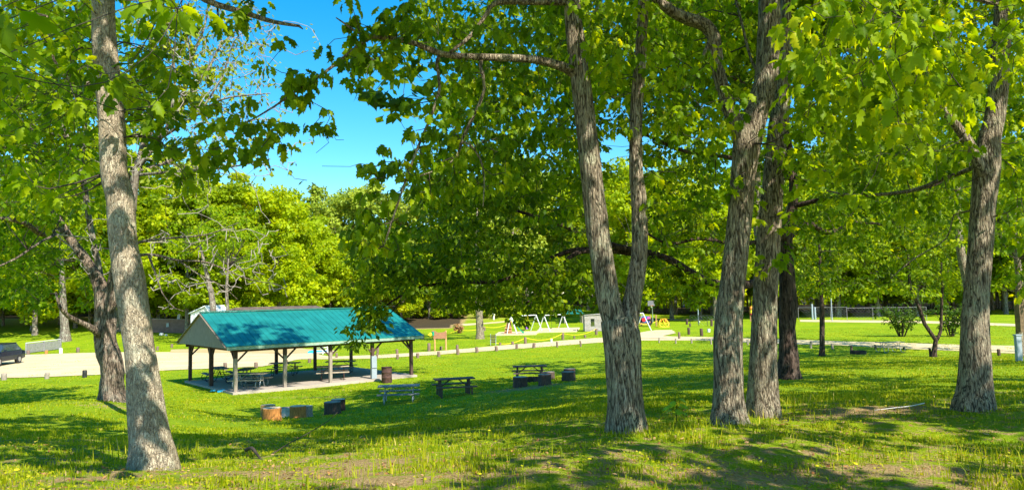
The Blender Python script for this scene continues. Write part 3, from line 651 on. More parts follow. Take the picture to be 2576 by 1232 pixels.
# --- trees standing right of the frame and behind, whose shade falls across the grass
for i, (x, y, c_, n_) in enumerate([(15.5, 3.5, [((13.5,4,10.5),(4,3.5,2.4)), ((16,8,13),(4.5,4,3))], 130), (22, 14, [((20,13,12),(5,4.5,3)), ((17,18,14),(4,4,2.4))], 140), (27, 30, [((25,29,12),(6,6.5,3.5)), ((21,36,13),(5,5,3))], 230), (25.3, 41, [((26,43,12),(6.5,6,3.5)), ((31,50,11),(6,6,3.5))], 230), (12.2, 35.5, [((13,38,12.5),(5.5,5,3)), ((19,47,11),(5,5,3))], 200), (36, 52, [((36,54,11),(7,7,4)), ((30,62,11),(6,6,3.5))], 200), (7.5, -6, [((8.5,-3,11),(4.5,4,2.6)), ((3.5,-1.5,10),(3.5,2.6,1.6))], 120)]):
    rr_ = np.random.default_rng(300+i); z = gz(x, y)
    tr = catmull(np.array([[x, y, z-.1, .32], [x+.1, y, z+3, .25], [x-.2, y+.2, z+7, .2], [x, y, z+12, .08]]), .3)
    tree('maple_tree', ['large shade tree beyond the right edge of the frame, nearest the camera', 'shade tree beyond the right edge, behind the thick trunk', 'shade tree beyond the right edge, far out on the lawn', 'tall leafy tree hidden behind the thick right trunk', 'tall leafy tree hidden behind the close pair', 'broad shade tree farthest out beyond the right edge', 'shade tree standing behind the photographer'][i], [tr], [],
         [dict(att=np.vstack([blob(a, b, n_, .2, rr_) for a, b in c_]), k=16, size=.33, spread=.5, tmpl=LF_LOW, mat='leaf_maple', step=.8)], 'bark_oak', seed=300+i, sides=12, flare=.3)

# --- gnarled old tree behind the pale trunk
Y7 = 26.0
T7 = uvpath([(287,1018,66),(285,1000,58),(282,940,60),(272,890,68),(266,850,60),(264,800,56),(262,750,50),(250,715,38),(232,680,30),(205,640,26),(170,590,25),(140,540,24),(118,480,20),(100,420,15),(80,330,11),(70,250,6)], Y7, .25)
T7b = uvpath([(268,790,44),(285,730,40),(298,650,36),(300,560,30),(320,470,24),(350,400,16),(380,330,10)], Y7, .25)
limb7 = [L([(255,855,22,26),(238,830,20,25.5),(205,812,16,25),(172,795,14,24.5),(150,770,10,24),(140,735,6,24)]),
 L([(160,575,17,26),(110,590,16,24.5),(60,560,16,23.5),(0,548,14,23),(-80,540,10,22.5)]),
 L([(140,590,8,24),(100,610,7,22.5),(40,650,6,21.5),(-10,672,5,21)]),
 L([(300,640,14,26),(350,610,9,25),(420,600,7,24),(520,590,4,23.5),(600,560,2,23)]),
 L([(300,660,12,26),(370,640,9,25),(450,655,7,24.4),(520,660,5,24),(620,700,3,23.6),(700,715,1.6,23.4)]),
 L([(375,645,7,25),(392,690,5,24.8),(410,740,4,24.6),(440,775,2.5,24.5),(462,782,1.5,24.5)]),
 L([(450,655,5,24.4),(500,690,4,24),(560,720,3,23.8),(600,755,1.6,23.6)]),
 L([(120,500,10,26),(60,440,9,27),(0,400,8,28),(-60,330,5,28)])]
r7 = np.random.default_rng(7)
grp = [dict(att=np.vstack([vol(370,720,575,745,23,25,120,r7), vol(380,480,680,780,24,25,10,r7), vol(130,260,540,700,24,26,24,r7)]), k=0, twig='twig_grey', wander=.22, tip=.014, droop=-.08, step=.5),
       dict(att=np.vstack([vol(-80,230,200,560,20,30,260,r7), vol(-80,140,560,770,24,32,170,r7), vol(120,260,420,640,26,31,40,r7), vol(200,260,620,780,27,30,16,r7)]), k=14, size=.2, spread=.45, mat='leaf_maple', tmpl=LF_MID, step=.7, tip=.008),
       dict(att=blob((-19,28,12),(5.5,6,2.5),150,rg=r7), k=22, size=.33, spread=.6, mat='leaf_maple', tmpl=LF_LOW, step=.8, tip=.01),
       dict(att=vol(330,440,340,480,24,28,24,r7), k=12, size=.2, spread=.4, mat='leaf_maple', tmpl=LF_MID, step=.7, tip=.008)]
tree('old_tree', 'gnarled old tree just behind the pale trunk, with bare grey twigs on its right', [T7, T7b], limb7, grp, 'bark_old', seed=7, sides=22, flare=.4, lump=.16, rough=.16)

# --- thin-leaved trees at left whose bare twigs stand against the sky
def sparse(path, fan_, label, seed, k, Y, spread_=.55, per=30, mat='leaf_sparse', size=.15):
    rg = np.random.default_rng(seed); tr = uvpath(path, Y, .3); limbs = []
    for f in fan_: limbs.append(uvpath([(u, v, w_, Y+dy) for u, v, w_, dy in f], None, .25))
    att = np.vstack([along(l, per, (spread_, spread_*1.3, spread_), rg, .25, 1) for l in limbs])
    tree('sparse_tree', label, [tr], limbs, [dict(att=att, k=k, size=size, spread=.25, mat=mat, tmpl=LF_MID, step=.4, tip=.011, twig='twig_grey', wander=.2)], 'bark_far', seed=seed, sides=10, flare=.2)
sparse([(352,1005,30),(345,900,28),(335,750,27),(328,600,26),(335,480,25),(345,420,22)],
 [[(345,420,20,0),(400,350,16,0),(450,273,13,.5),(480,155,9,1),(516,60,6,1),(530,-60,3,1)], [(450,273,11,.5),(520,180,8,1),(560,110,6,1.5),(640,40,3,2)], [(400,350,10,0),(480,300,8,-.5),(560,250,6,-1),(680,235,3,-1)],
  [(420,320,9,0),(440,220,7,0),(430,120,5,0),(400,20,3,0)], [(345,430,11,0),(440,400,9,1),(540,330,6,1.5),(650,300,3,2)], [(480,155,6,1),(470,80,4,1),(450,-20,2,1)], [(350,440,9,0),(460,430,7,-1),(580,420,5,-1.5),(680,400,2.5,-2)], [(500,290,6,-.6),(560,190,5,-.5),(600,90,3,-.5),(690,60,2,0)], [(345,420,14,0),(370,300,11,1),(380,150,8,1),(370,0,5,1)]],
 'thin leafed tree hidden behind the pale trunk, bare twigs fanning against the sky', 21, 3, 22.0, .65, 90)
sparse([(283,990,18),(276,880,18),(268,780,18),(252,690,17),(226,560,17),(205,420,17)],
 [[(205,420,18,0),(150,300,14,0),(130,180,11,0),(120,20,8,0),(110,-100,4,0)], [(150,300,10,0),(90,220,8,1),(40,120,6,1),(0,0,4,1)], [(205,420,11,0),(215,300,9,1),(200,150,7,1),(215,0,4,1)], [(180,350,9,0),(90,320,8,-1),(20,260,5,-1),(-60,200,3,-1)], [(215,440,9,0),(120,400,8,0),(40,380,5,0),(-50,340,3,0)], [(130,180,7,0),(60,60,5,0),(20,-60,3,0)], [(215,300,7,1),(170,150,5,1),(160,20,3,1)]],
 'thin leafed tall tree behind the gnarled old tree at left', 22, 9, 27.4, 1.0, 85, 'leaf_maple_bright', .17)

# --- far trees: five crowns built once, shared by every copy
def crown_mesh(seed, H, rx, rz, nclump, per, lsz, clump_r, z0f=.25, tmpl=LF_LOW):
    rg = np.random.default_rng(seed); zc = H-rz
    c = []
    while len(c) < nclump:
        d = rg.normal(size=3); d /= np.linalg.norm(d); q = rg.uniform(.45, 1)**.6
        wob = 1+.28*mnoise.noise(Vector(d*1.6)+Vector((seed, 0, 0)))
        p_ = np.array([0, 0, zc])+d*q*wob*np.array([rx, rx, rz])
        if p_[2] > H*z0f*.45: c.append(p_)
    c = np.array(c); n = nclump*per
    cc = np.repeat(c, per, 0); rr = np.repeat(rg.uniform(.6, 1.25, nclump), per)[:, None]*clump_r
    d = rg.normal(size=(n, 3)); d /= np.linalg.norm(d, axis=1, keepdims=True); q = rg.uniform(.25, 1, (n, 1))**.5
    O = cc+d*q*rr*np.array([1, 1, .6])
    N = d*.7+np.array([0, 0, .9])+rg.normal(size=(n, 3))*.5; D = rg.normal(size=(n, 3))+np.array([0, 0, -.7])+d*.6
    V, F, k = leaves(tmpl, O, D, N, lsz*rg.uniform(.6, 1.3, n))
    tone = np.repeat(np.clip(np.repeat(rg.normal(.48, .14, nclump), per)+rg.normal(0, .13, n), 0, 1), k)
    return V, F, tone, c
def far_proto(seed, H, rx, rz, nclump=84, per=190, lsz=.42, clump_r=1.35, mat='leaf_wood', trunk_r=.22, z0f=.25, name='woodland_tree'):
    root = empty(name, (0, 0, 0))
    V, F, T, c = crown_mesh(seed, H, rx, rz, nclump, per, lsz, clump_r, z0f)
    np_mesh('foliage', V, F, mat, root, tone=T)
    rg = np.random.default_rng(seed)
    tr = catmull(np.array([[0, 0, -.3, trunk_r*1.25], [.1, 0, H*.2, trunk_r], [-.1, .1, H*.5, trunk_r*.7], [.1, 0, H*.85, trunk_r*.2]]), .8)
    parts = [sweep(tr, 10, .06, seed, .3)]
    for q in c[rg.choice(len(c), 12, replace=False)]:
        p0 = tr[int(np.clip((q[2]-2)/H, .2, .8)*(len(tr)-1)), :3]
        parts.append(sweep(catmull(np.array([[*p0, trunk_r*.35], [*((p0+q)/2+[0, 0, .4]), trunk_r*.2], [*q, .02]]), .9), 6, .05, 1))
    join_mesh('trunk', parts, 'bark_far', root, (0, 0, 0))
    return root
protos = [far_proto(31, 19, 5.2, 8.8), far_proto(32, 16, 5.0, 7.4), far_proto(33, 22, 5.0, 10.2), far_proto(34, 13, 4.2, 5.2, 50), far_proto(35, 20, 6.0, 8.8, 95)]
protos.append(far_proto(36, 18, 5.0, 8.0, 80, mat='leaf_oak')); protos.append(far_proto(37, 21, 4.4, 9.6, 80, mat='leaf_hill'))
hillp = [far_proto(41, 22, 4.8, 9.0, 60, 150, .5, 1.4, 'leaf_hill'), far_proto(42, 19, 5.2, 7.5, 60, 150, .5, 1.4, 'leaf_hill')]
used = set()
def plant(pr, u, Y, label, group, s=1.0, x=None, rg=rng):
    x = P(u, 780, Y)[0] if x is None else x
    o = pr if id(pr) not in used else copy_tree(pr)
    used.add(id(pr)); o.location = (x, Y, gz(x, Y)-.1); o.rotation_euler = (0, 0, rg.uniform(0, 6.28)); o.scale = (s, s, s*rg.uniform(.93, 1.07))
    return tag(o, label, 'tree', group)
for i, (u, Y, s) in enumerate([(-60,100,.8),(10,104,.7),(80,98,.75),(150,104,.7),(225,100,.8),(290,106,.75),(350,104,.8),(420,108,.8),(480,106,.75),(620,104,.75),(690,108,.8),(745,116,.8)]):
    plant(protos[3], u, Y, 'low bushy green tree filling under the taller trees at left', 'low trees under the tall ones at left', s)
LG = 'bright green trees at the foot of the hill behind the shelter'
for i, (u, Y, k, s) in enumerate([(-260,98,0,1),(-130,92,4,1),(-20,100,1,1),(90,94,0,.95),(190,100,2,.8),(300,96,1,.95),(400,100,0,.95),(470,93,4,.82),(545,95,0,.88),(640,98,4,.82),(700,104,1,.95),(60,112,2,1),(250,112,2,1),(420,112,2,.92),(560,110,2,.88)]):
    plant(protos[k], u, Y, 'bright green spreading tree beside the long low building' if 380 < u < 720 else 'tall green tree on the grassy rise behind the parked car', LG if 380 < u < 720 else 'trees on the rise at the left', s*1.27)
for i, (u, Y, k, s) in enumerate([(770,118,1,.95),(830,126,3,1.1),(890,130,1,.9),(950,138,3,1.1),(1010,142,1,.85),(1080,150,3,1),(1150,152,1,.85),(740,128,0,.95)]):
    plant(protos[k], u, Y, 'yellow green tree at the foot of the wooded hill', 'trees at the foot of the wooded hill', s*1.12)
for i, (u, Y, k, s) in enumerate([(690,168,0,.85),(735,172,1,.95),(775,165,0,1.0),(812,175,1,1.25),(850,168,0,1.12),(890,176,0,1.15),(930,170,1,1.35),(970,178,0,1.2),(1010,172,0,1.2),(1055,180,0,1.25),(1100,175,1,1.4)]):
    plant(hillp[k], u, Y, 'paler tree on the top of the wooded hill under the open sky', 'trees on top of the wooded hill', s*1.16)
rgp = np.random.default_rng(77)
us = np.arange(1180, 2900, 52)
for i, u in enumerate(us):
    Y = 160+rgp.uniform(-6, 8) if u < 2000 else 142+rgp.uniform(-6, 8)
    plant(protos[int(rgp.integers(0, 7))], u+rgp.uniform(-15, 15), Y, 'tall tree in the front row of the wood beyond the playground' if u < 1900 else 'tall tree in the front row of the wood at the right', 'front row trees of the wood' if u < 1900 else 'front row trees of the wood at the right', rgp.uniform(1.35, 1.9))
for i, (u, Y, k, s) in enumerate([(1600,128,0,1.45),(1690,132,2,1.4),(1800,124,1,1.5),(1990,126,2,1.2),(2110,128,0,1.5),(2210,126,2,1.3),(2310,124,1,1.55),(2420,128,0,1.5),(2530,124,2,1.3),(2640,120,4,1.4),(2760,120,0,1.4)]):
    plant(protos[k], u, Y, 'tall full tree standing out in front of the wood right of the play yard', 'trees standing out in front of the wood', s)
# tree on the lawn beside the rope fence, small trees on the right lawn
def lawn_tree(path, att, label, leafm='leaf_oak', barkm='bark_far', more=[], limbs=[], k=14, size=.22, spread=.5, seed=50, name='lawn_tree', tmpl=LF_MID, sides=14):
    return tree(name, label, [path]+more, limbs, [dict(att=att, k=k, size=size, spread=spread, mat=leafm, tmpl=tmpl, step=.8, tip=.01)], barkm, seed=seed, sides=sides, flare=.35)
r8 = np.random.default_rng(8)
lawn_tree(uvpath([(1209,872,26),(1208,850,21),(1206,800,19),(1204,760,18),(1202,700,14),(1200,600,9),(1200,520,4)], 84, .6), np.vstack([blob(P(1200,660,84),(6.5,6,5),110,.2,r8), blob(P(1180,735,82),(4,3,1.6),30,0,r8)]), 'tree with a plain brown trunk on the lawn by the yellow rope', 'leaf_oak', 'bark_oak', seed=51, size=.3, spread=.8, k=30)
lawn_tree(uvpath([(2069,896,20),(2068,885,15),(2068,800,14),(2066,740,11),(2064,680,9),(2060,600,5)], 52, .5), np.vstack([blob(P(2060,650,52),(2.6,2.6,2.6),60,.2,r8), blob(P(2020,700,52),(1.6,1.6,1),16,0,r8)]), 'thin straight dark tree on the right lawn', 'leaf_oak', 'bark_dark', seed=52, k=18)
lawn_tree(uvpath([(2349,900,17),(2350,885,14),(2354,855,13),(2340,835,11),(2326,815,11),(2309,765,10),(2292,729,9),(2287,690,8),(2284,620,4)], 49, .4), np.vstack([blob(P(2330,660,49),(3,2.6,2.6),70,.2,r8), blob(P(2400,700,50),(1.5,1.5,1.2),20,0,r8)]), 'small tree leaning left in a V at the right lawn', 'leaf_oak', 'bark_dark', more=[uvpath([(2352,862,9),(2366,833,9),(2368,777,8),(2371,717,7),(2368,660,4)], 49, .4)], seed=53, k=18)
lawn_tree(uvpath([(2568,905,26),(2566,880,22),(2564,780,20),(2562,700,18),(2558,600,10)], 44, .5), np.vstack([blob(P(2570,640,44),(3,2.6,2.6),60,.2,r8)]), 'tree at the right edge with a brown box on it', 'leaf_maple', 'bark_oak', seed=54, k=16)
lawn_tree(uvpath([(164,846,30),(163,825,24),(160,790,22),(158,740,18),(155,640,10)], 88, .6), np.vstack([blob(P(150,660,88),(6,5,4.5),90,.2,r8)]), 'thick pale trunk on the grassy rise left of the gnarled tree', 'leaf_maple', 'bark_far', seed=55, k=26, size=.3, spread=.8)
lawn_tree(uvpath([(537,810,18),(536,780,17),(532,740,15),(520,690,11),(500,600,6)], 78, .6), np.vstack([blob(P(510,600,80),(5,4,4.5),80,.2,r8)]), 'tree standing between the white gabled shed and the long building', 'leaf_maple_bright', 'bark_far', seed=56, k=26, size=.3, spread=.8)
lawn_tree(uvpath([(574,810,10),(573,780,9),(570,730,8),(575,650,4)], 77, .6), np.vstack([blob(P(590,600,79),(4,4,4),60,.2,r8)]), 'slim trunk in front of the long building', 'leaf_maple_bright', 'bark_far', seed=57, k=26, size=.3, spread=.8)
lawn_tree(uvpath([(1763,796,8),(1762,770,7),(1760,740,5)], 130, .8), blob(P(1755,720,130),(5,4,3.4),60,.2,r8), 'round topped small tree beyond the bollards, on a pale trunk', 'leaf_oak', 'bark_far', seed=58, k=40, size=.4, spread=1.2)
def bush(u, v, r, h, label, seed, n=60, stems=9, k=16, mat='shrub_leaf', group=None, size=.2):
    b = G(u, v); rg = np.random.default_rng(seed); root = empty('bush', b, label, 'bush', group)
    parts = []; att = []
    for i in range(stems):
        a = rg.uniform(0, 6.28); d = np.array([math.cos(a), math.sin(a), 0])*r*rg.uniform(.4, 1)
        top = b+d+[0, 0, h*rg.uniform(.7, 1)]
        p = catmull(np.array([[*(b+d*.12), .05], [*(b+d*.45+[0, 0, h*.45]), .035], [*top, .01]]), .3); parts.append(sweep(p, 5, .02, i)); att.append(along(p, n//stems+1, (r*.16, r*.16, h*.08), rg, .3, 1))
    join_mesh('stems', parts, 'bark_dark', root, b)
    V, F, T = cluster_leaves(np.vstack(att), k, .35, size, .4, LF_MID, rg=rg); np_mesh('foliage', V, F, mat, root, b, tone=T)
    return root
bush(2268,846,2.3,3.4,'wide dark many-stemmed bush on the right lawn, left of the V shaped tree',61,90,12)
bush(2392,846,2.0,3.4,'tall dark many-stemmed bush between the V shaped tree and the thick trunk',62,90,12)
for i,(u,v) in enumerate([(1010,803),(1060,800),(1110,802),(1160,800),(1210,800),(1265,798),(1330,797),(1400,797),(1095,790),(1180,788),(1250,786)]):
    bush(u,v,3.0,2.2,'low bright scrub bush on the sandy bank behind the lawn',70+i,60,7,30,'leaf_wood','scrub bushes on the bank',.35)
bush(1155,838,.9,1.5,'small rusty brown round bush on the far lawn',69,40,8,18,'dry_leaf',size=.2)
# deep wood behind the front rows, one mass
rgw = np.random.default_rng(9); Vs = []
for i in range(280):
    u = rgw.uniform(-600, 3200); Y = rgw.uniform(172, 240) if u > 900 else rgw.uniform(118, 170)
    if u > 2000: Y -= 14
    H = rgw.uniform(17, 24)*(1.35 if u > 1150 else 1.0)
    if 640 < u < 1050: H *= .75
    x = P(u, 780, Y)[0]; V, F, T, c = crown_mesh(200+i, H, 6.0, H*.40, 28, 70, .85, 2.0, .25)
    Vs.append((V+np.array([x, Y, gz(x, Y)]), F, T))
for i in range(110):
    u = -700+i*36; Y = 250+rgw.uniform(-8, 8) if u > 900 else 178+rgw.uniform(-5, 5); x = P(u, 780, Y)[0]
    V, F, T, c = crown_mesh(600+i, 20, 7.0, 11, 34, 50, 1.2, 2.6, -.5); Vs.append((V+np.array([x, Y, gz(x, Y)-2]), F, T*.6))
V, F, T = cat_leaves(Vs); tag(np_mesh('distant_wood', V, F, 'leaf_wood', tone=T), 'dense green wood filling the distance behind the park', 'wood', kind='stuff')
# bare trunks standing in the shade of the wood
tp = []
for i in range(150):
    u = rgw.uniform(1150, 2750); Y = (166 if u < 2000 else 150)+rgw.uniform(-4, 22); x = P(u, 780, Y)[0]; z = gz(x, Y); r_ = rgw.uniform(.1, .22); ln = rgw.normal(0, .4)
    tp.append(sweep(catmull(np.array([[x, Y, z-.2, r_], [x+ln*.4, Y, z+5, r_*.8], [x+ln, Y, z+11, r_*.5]]), 2.5), 6, .03, i))
V, F = join(tp); me = bpy.data.meshes.new('wood_trunks'); me.from_pydata(V.tolist(), [], [tuple(f) if f[2] != f[3] else tuple(f[:3]) for f in F.tolist()]); me.materials.append(MATS['bark_far'])
o = bpy.data.objects.new('wood_trunks', me); C.objects.link(o); tag(o, 'slim trunks massed in the shade inside the wood', 'tree trunks', kind='stuff')

# ------------------------------------------------------------------ picnic shelter
px0, py0, yaw, LL, WW, HE, HR, OE, OG = -14.30, 38.0, 0.690, 10.47, 7.75, 2.40, 4.10, .46, .62
dL = np.array([math.cos(yaw), math.sin(yaw)]); dW = np.array([-dL[1], dL[0]])
sh = empty('picnic_shelter', (px0, py0, 0.0), 'open picnic shelter on wooden posts with a teal ribbed metal roof', 'shelter', rz=yaw)
# local frame: x along the ridge, y towards the back
slab = MB(); slab.box((LL/2, WW/2, .03), (LL+.45, WW+.6, .16)); slab.build('floor_slab', 'concrete', sh)
th_ = .05
for sgn, nm in ((-1, 'roof'), (1, 'roof')):
    mb = MB(); yr = WW/2; ye = WW/2+sgn*(WW/2+OE); xa, xb = -OG, LL+OG
    def pt(x, t, dz): return (x, yr+(ye-yr)*t, HR+(HE-HR)*t+dz)
    q = [pt(xa, 0, th_), pt(xb, 0, th_), pt(xb, 1, th_), pt(xa, 1, th_)]; q2 = [pt(xa, 0, 0), pt(xb, 0, 0), pt(xb, 1, 0), pt(xa, 1, 0)]
    mb.add(q+q2, [(0,1,2,3),(7,6,5,4),(0,4,5,1),(1,5,6,2),(2,6,7,3),(3,7,4,0)] if sgn > 0 else [(3,2,1,0),(4,5,6,7),(1,5,4,0),(2,6,5,1),(3,7,6,2),(0,4,7,3)])
    nr_ = 34
    for i in range(nr_+1):
        x = xa+.02+(xb-xa-.04)*i/nr_; a = Vector(pt(x, .0, th_+.006)); b_ = Vector(pt(x, 1.004, th_+.006)); mb.bar(a, b_, .035, .022)
    mb.build('roof', 'metal_roof', sh)
    fb = MB(); fb.bar(pt(xa+.02, 1.0, -.075), pt(xb-.02, 1.0, -.075), .03, .14); fb.build('fascia', 'green_fascia', sh)
rc = MB(); rc.bar((-OG-.01, WW/2, HR+th_+.035), (LL+OG+.01, WW/2, HR+th_+.035), .26, .05); rc.build('ridge_cap', 'roof_trim', sh)
for x in (-OG, LL+OG):
    sx = 1 if x > 0 else -1
    gb = MB(); nb = 30
    for i in range(nb):                         # boarded gable
        y0 = -OE*.55+(WW+OE*1.1)*i/nb; y1 = -OE*.55+(WW+OE*1.1)*(i+1)/nb-.012
        f = lambda y: HR-.02+(HE-HR)*abs(y-WW/2)/(WW/2+OE)
        xx = x-sx*.03; zb = HE-.06
        if min(f(y0), f(y1)) <= zb: 
            if max(f(y0), f(y1)) <= zb: continue
        vs = [(xx, y0, zb), (xx, y1, zb), (xx, y1, max(zb, f(y1))), (xx, y0, max(zb, f(y0)))]
        vs2 = [(xx-sx*.02, a, b) for _, a, b in vs]
        gb.add(vs+vs2, [(0,1,2,3),(7,6,5,4),(0,4,5,1),(3,2,6,7)])
    gb.build('gable', 'siding', sh)
    for sg in (-1, 1):
        vb = MB(); vb.bar((x, WW/2, HR-.02), (x, WW/2+sg*(WW/2+OE), HE-.03), .05, .15, up=(1, 0, 0)); vb.build('barge_board', 'siding_dark', sh)
def post(x, y, sunlit_tone=True):
    p = MB(); p.box((x, y, .11+1.1), (.17, .17, 2.2)); o = p.build('post', 'post_grey' if sunlit_tone else 'post_dark', sh)
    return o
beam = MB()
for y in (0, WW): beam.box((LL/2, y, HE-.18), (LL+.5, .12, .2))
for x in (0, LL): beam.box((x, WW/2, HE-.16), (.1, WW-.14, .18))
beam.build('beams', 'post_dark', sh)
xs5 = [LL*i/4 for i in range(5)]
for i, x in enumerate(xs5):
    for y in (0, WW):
        low = (y == 0 and i < 3)  # front posts coloured pale below as sunlit, dark on top as eave shade
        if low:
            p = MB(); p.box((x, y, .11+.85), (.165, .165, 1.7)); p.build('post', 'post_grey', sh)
            p = MB(); p.box((x, y, 1.81+.17), (.175, .175, .36)); p.build('post_top_shade', 'post_dark', sh)
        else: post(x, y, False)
        bb = MB()
        for s_ in (-1, 1):
            if (i == 0 and s_ < 0) or (i == 4 and s_ > 0): continue
            bb.bar((x+s_*.06, y, 1.62), (x+s_*.62, y, HE-.24), .07, .1, up=(0, 1, 0))
        sy = 1 if y == 0 else -1
        if i in (0, 4): bb.bar((x, y+sy*.06, 1.6), (x, y+sy*.6, HE-.22), .07, .1, up=(1, 0, 0))
        bb.build('brace', 'post_dark', sh)
p = MB(); p.box((0, WW/2, 1.2), (.2, .2, 2.2)); p.build('post', 'post_dark', sh)
p = MB(); p.bar((0, WW/2-.05, 1.6), (0, WW/2-.5, HE-.22), .07, .1, up=(1,0,0)); p.bar((0, WW/2+.05, 1.6), (0, WW/2+.5, HE-.22), .07, .1, up=(1,0,0)); p.build('brace', 'post_dark', sh)
p = MB(); p.box((LL*.75, -.16, .75), (.32, .16, 1.25)); p.box((LL*.75, -.16, 1.39), (.28, .14, .04)); eb = p.build('meter_box', 'grey_box', sh)
p = MB(); p.box((LL*.75, -.245, .72), (.3, .012, .03)); p.build('clasp', 'iron_dark', eb)
def SL(x, y, z=.11):
    q = np.array([px0, py0])+dL*x+dW*y; return (q[0], q[1], z)

# ------------------------------------------------------------------ picnic tables
def plank_top(mb, L_, ys_, wid_, z, t=.045):
    for y in ys_: mb.box((0, y, z), (L_, wid_, t))
def table_tube(loc, rz, label, top='table_grey', fr='galvanized', L_=1.83, group='picnic tables'):
    r = empty('picnic_table', loc, label, 'picnic table', group, rz)
    mb = MB(); plank_top(mb, L_, [-.3, -.15, 0, .15, .3], .14, .75); mb.box((-.5, 0, .71), (.05, .7, .03)); mb.box((.5, 0, .71), (.05, .7, .03)); mb.build('tabletop', top, r)
    for s_ in (-1, 1):
        mb = MB(); plank_top(mb, L_, [s_*.62, s_*.76], .13, .45); mb.build('bench', top, r)
    for s_ in (-1, 1):
        x = s_*.62; mb = MB()
        for q in (-1, 1):
            mb.tube([(x, q*.14, .71), (x, q*.10, .58), (x, q*.30, .10), (x, q*.42, .03), (x, q*.62, .03), (x, q*.80, .09), (x, q*.86, .22), (x, q*.80, .36), (x, q*.72, .425), (x, q*.5, .42)], .022, 8)
        mb.tube([(x, -.5, .42), (x, .5, .42)], .02, 8)
        mb.tube([(x, 0, .42), (x-s_*.42, 0, .70)], .016, 6); mb.build('leg_frame', fr, r)
    return r
def table_wood(loc, rz, label, top='table_brown', fr='table_brown', L_=1.83, group='picnic tables', tilt=0):
    r = empty('picnic_table', loc, label, 'picnic table', group, rz)
    mb = MB(); plank_top(mb, L_, [-.3, -.15, 0, .15, .3], .14, .77); mb.build('tabletop', top, r)
    for s_ in (-1, 1):
        mb = MB(); plank_top(mb, L_, [s_*.64, s_*.78], .13, .46); mb.build('bench', top, r)
        for x in (-.68, .68):
            mb = MB(); mb.box((x, s_*.72, .215), (.07, .07, .43)); mb.build('bench_leg', fr, r)
    for x in (-.66, .66):
        mb = MB(); mb.box((x, -.2, .37), (.08, .08, .74)); mb.box((x, .2, .37), (.08, .08, .74)); mb.box((x, 0, .40), (.045, 1.5, .07)); mb.build('leg', fr, r)
        mb = MB(); mb.bar((x*.95, 0, .40), (x*.3, 0, .73), .05, .05, up=(0, 1, 0)); mb.build('brace', fr, r)
    return r
def Gt(u, v): q = G(u, v); return (q[0], q[1], q[2]-.01)
table_tube(Gt(1004, 1012), .10, 'grey table on curved galvanized legs, nearest the camera on the lawn right of the shelter')
table_wood(Gt(1143, 994), .25, 'dark brown table with square legs between the grey table and the fire pit')
table_wood(Gt(1333, 956), .05, 'dark table beside the log seats round the fire pit')
table_tube(Gt(2240, 886), .05, 'weathered table on the right lawn in front of the sand track', 'table_tan')
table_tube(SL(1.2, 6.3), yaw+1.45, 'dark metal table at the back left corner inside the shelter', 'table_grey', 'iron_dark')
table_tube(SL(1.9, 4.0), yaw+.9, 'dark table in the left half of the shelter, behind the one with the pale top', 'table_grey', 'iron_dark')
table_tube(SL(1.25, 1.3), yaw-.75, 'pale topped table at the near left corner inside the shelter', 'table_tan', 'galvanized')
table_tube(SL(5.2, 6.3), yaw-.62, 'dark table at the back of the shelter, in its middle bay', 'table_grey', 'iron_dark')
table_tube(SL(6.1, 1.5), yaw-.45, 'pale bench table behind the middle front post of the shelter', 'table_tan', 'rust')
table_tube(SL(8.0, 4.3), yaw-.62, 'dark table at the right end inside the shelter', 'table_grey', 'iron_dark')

# barrel, tarp
q = Gt(973, 962); b = empty('barrel', q, 'rusty brown steel drum standing by the right end of the shelter', 'barrel')
mb = MB(); prof = [(0, .29), (.03, .30), (.28, .29), (.30, .305), (.32, .29), (.58, .29), (.60, .305), (.62, .29), (.86, .29), (.88, .30)]
mb.tube([(0, 0, z+.001) for z, r_ in prof], [r_ for z, r_ in prof], 20, cap=False); mb.add([(0.28*math.cos(k*.314), .28*math.sin(k*.314), .05) for k in range(20)], [tuple(range(20))]); mb.build('drum', 'rust', b)
mb = MB(); mb.tube([(.3*math.cos(k*.314), .3*math.sin(k*.314), .885) for k in range(21)], .012, 6); mb.build('rim', 'iron_dark', b)
q = Gt(555, 985); mb = MB()
for i in range(7):
    a = Vector((random.uniform(-.45, .45), random.uniform(-.2, .2), .04+random.uniform(0, .06))); mb.box(a, (.28, .2, .07), Matrix.Rotation(random.uniform(0, 3), 3, 'Z')@Matrix.Rotation(random.uniform(-.5, .5), 3, 'X'), .7)
o = mb.build('tarpaulin', 'cyan_plastic', None, q); tag(o, 'crumpled blue tarpaulin on the grass at the near left corner of the shelter', 'tarpaulin')
q = Gt(492, 962); mb = MB(); mb.tube([(-.5, 0, .08), (0, .05, .1), (.5, -.05, .07)], [.07, .09, .05], 8); mb.tube([(-.4, .2, .06), (.3, .3, .08)], [.05, .06], 8); o = mb.build('log', 'wood_fresh', None, q); tag(o, 'short pieces of firewood on the ground at the back left post of the shelter', 'firewood')

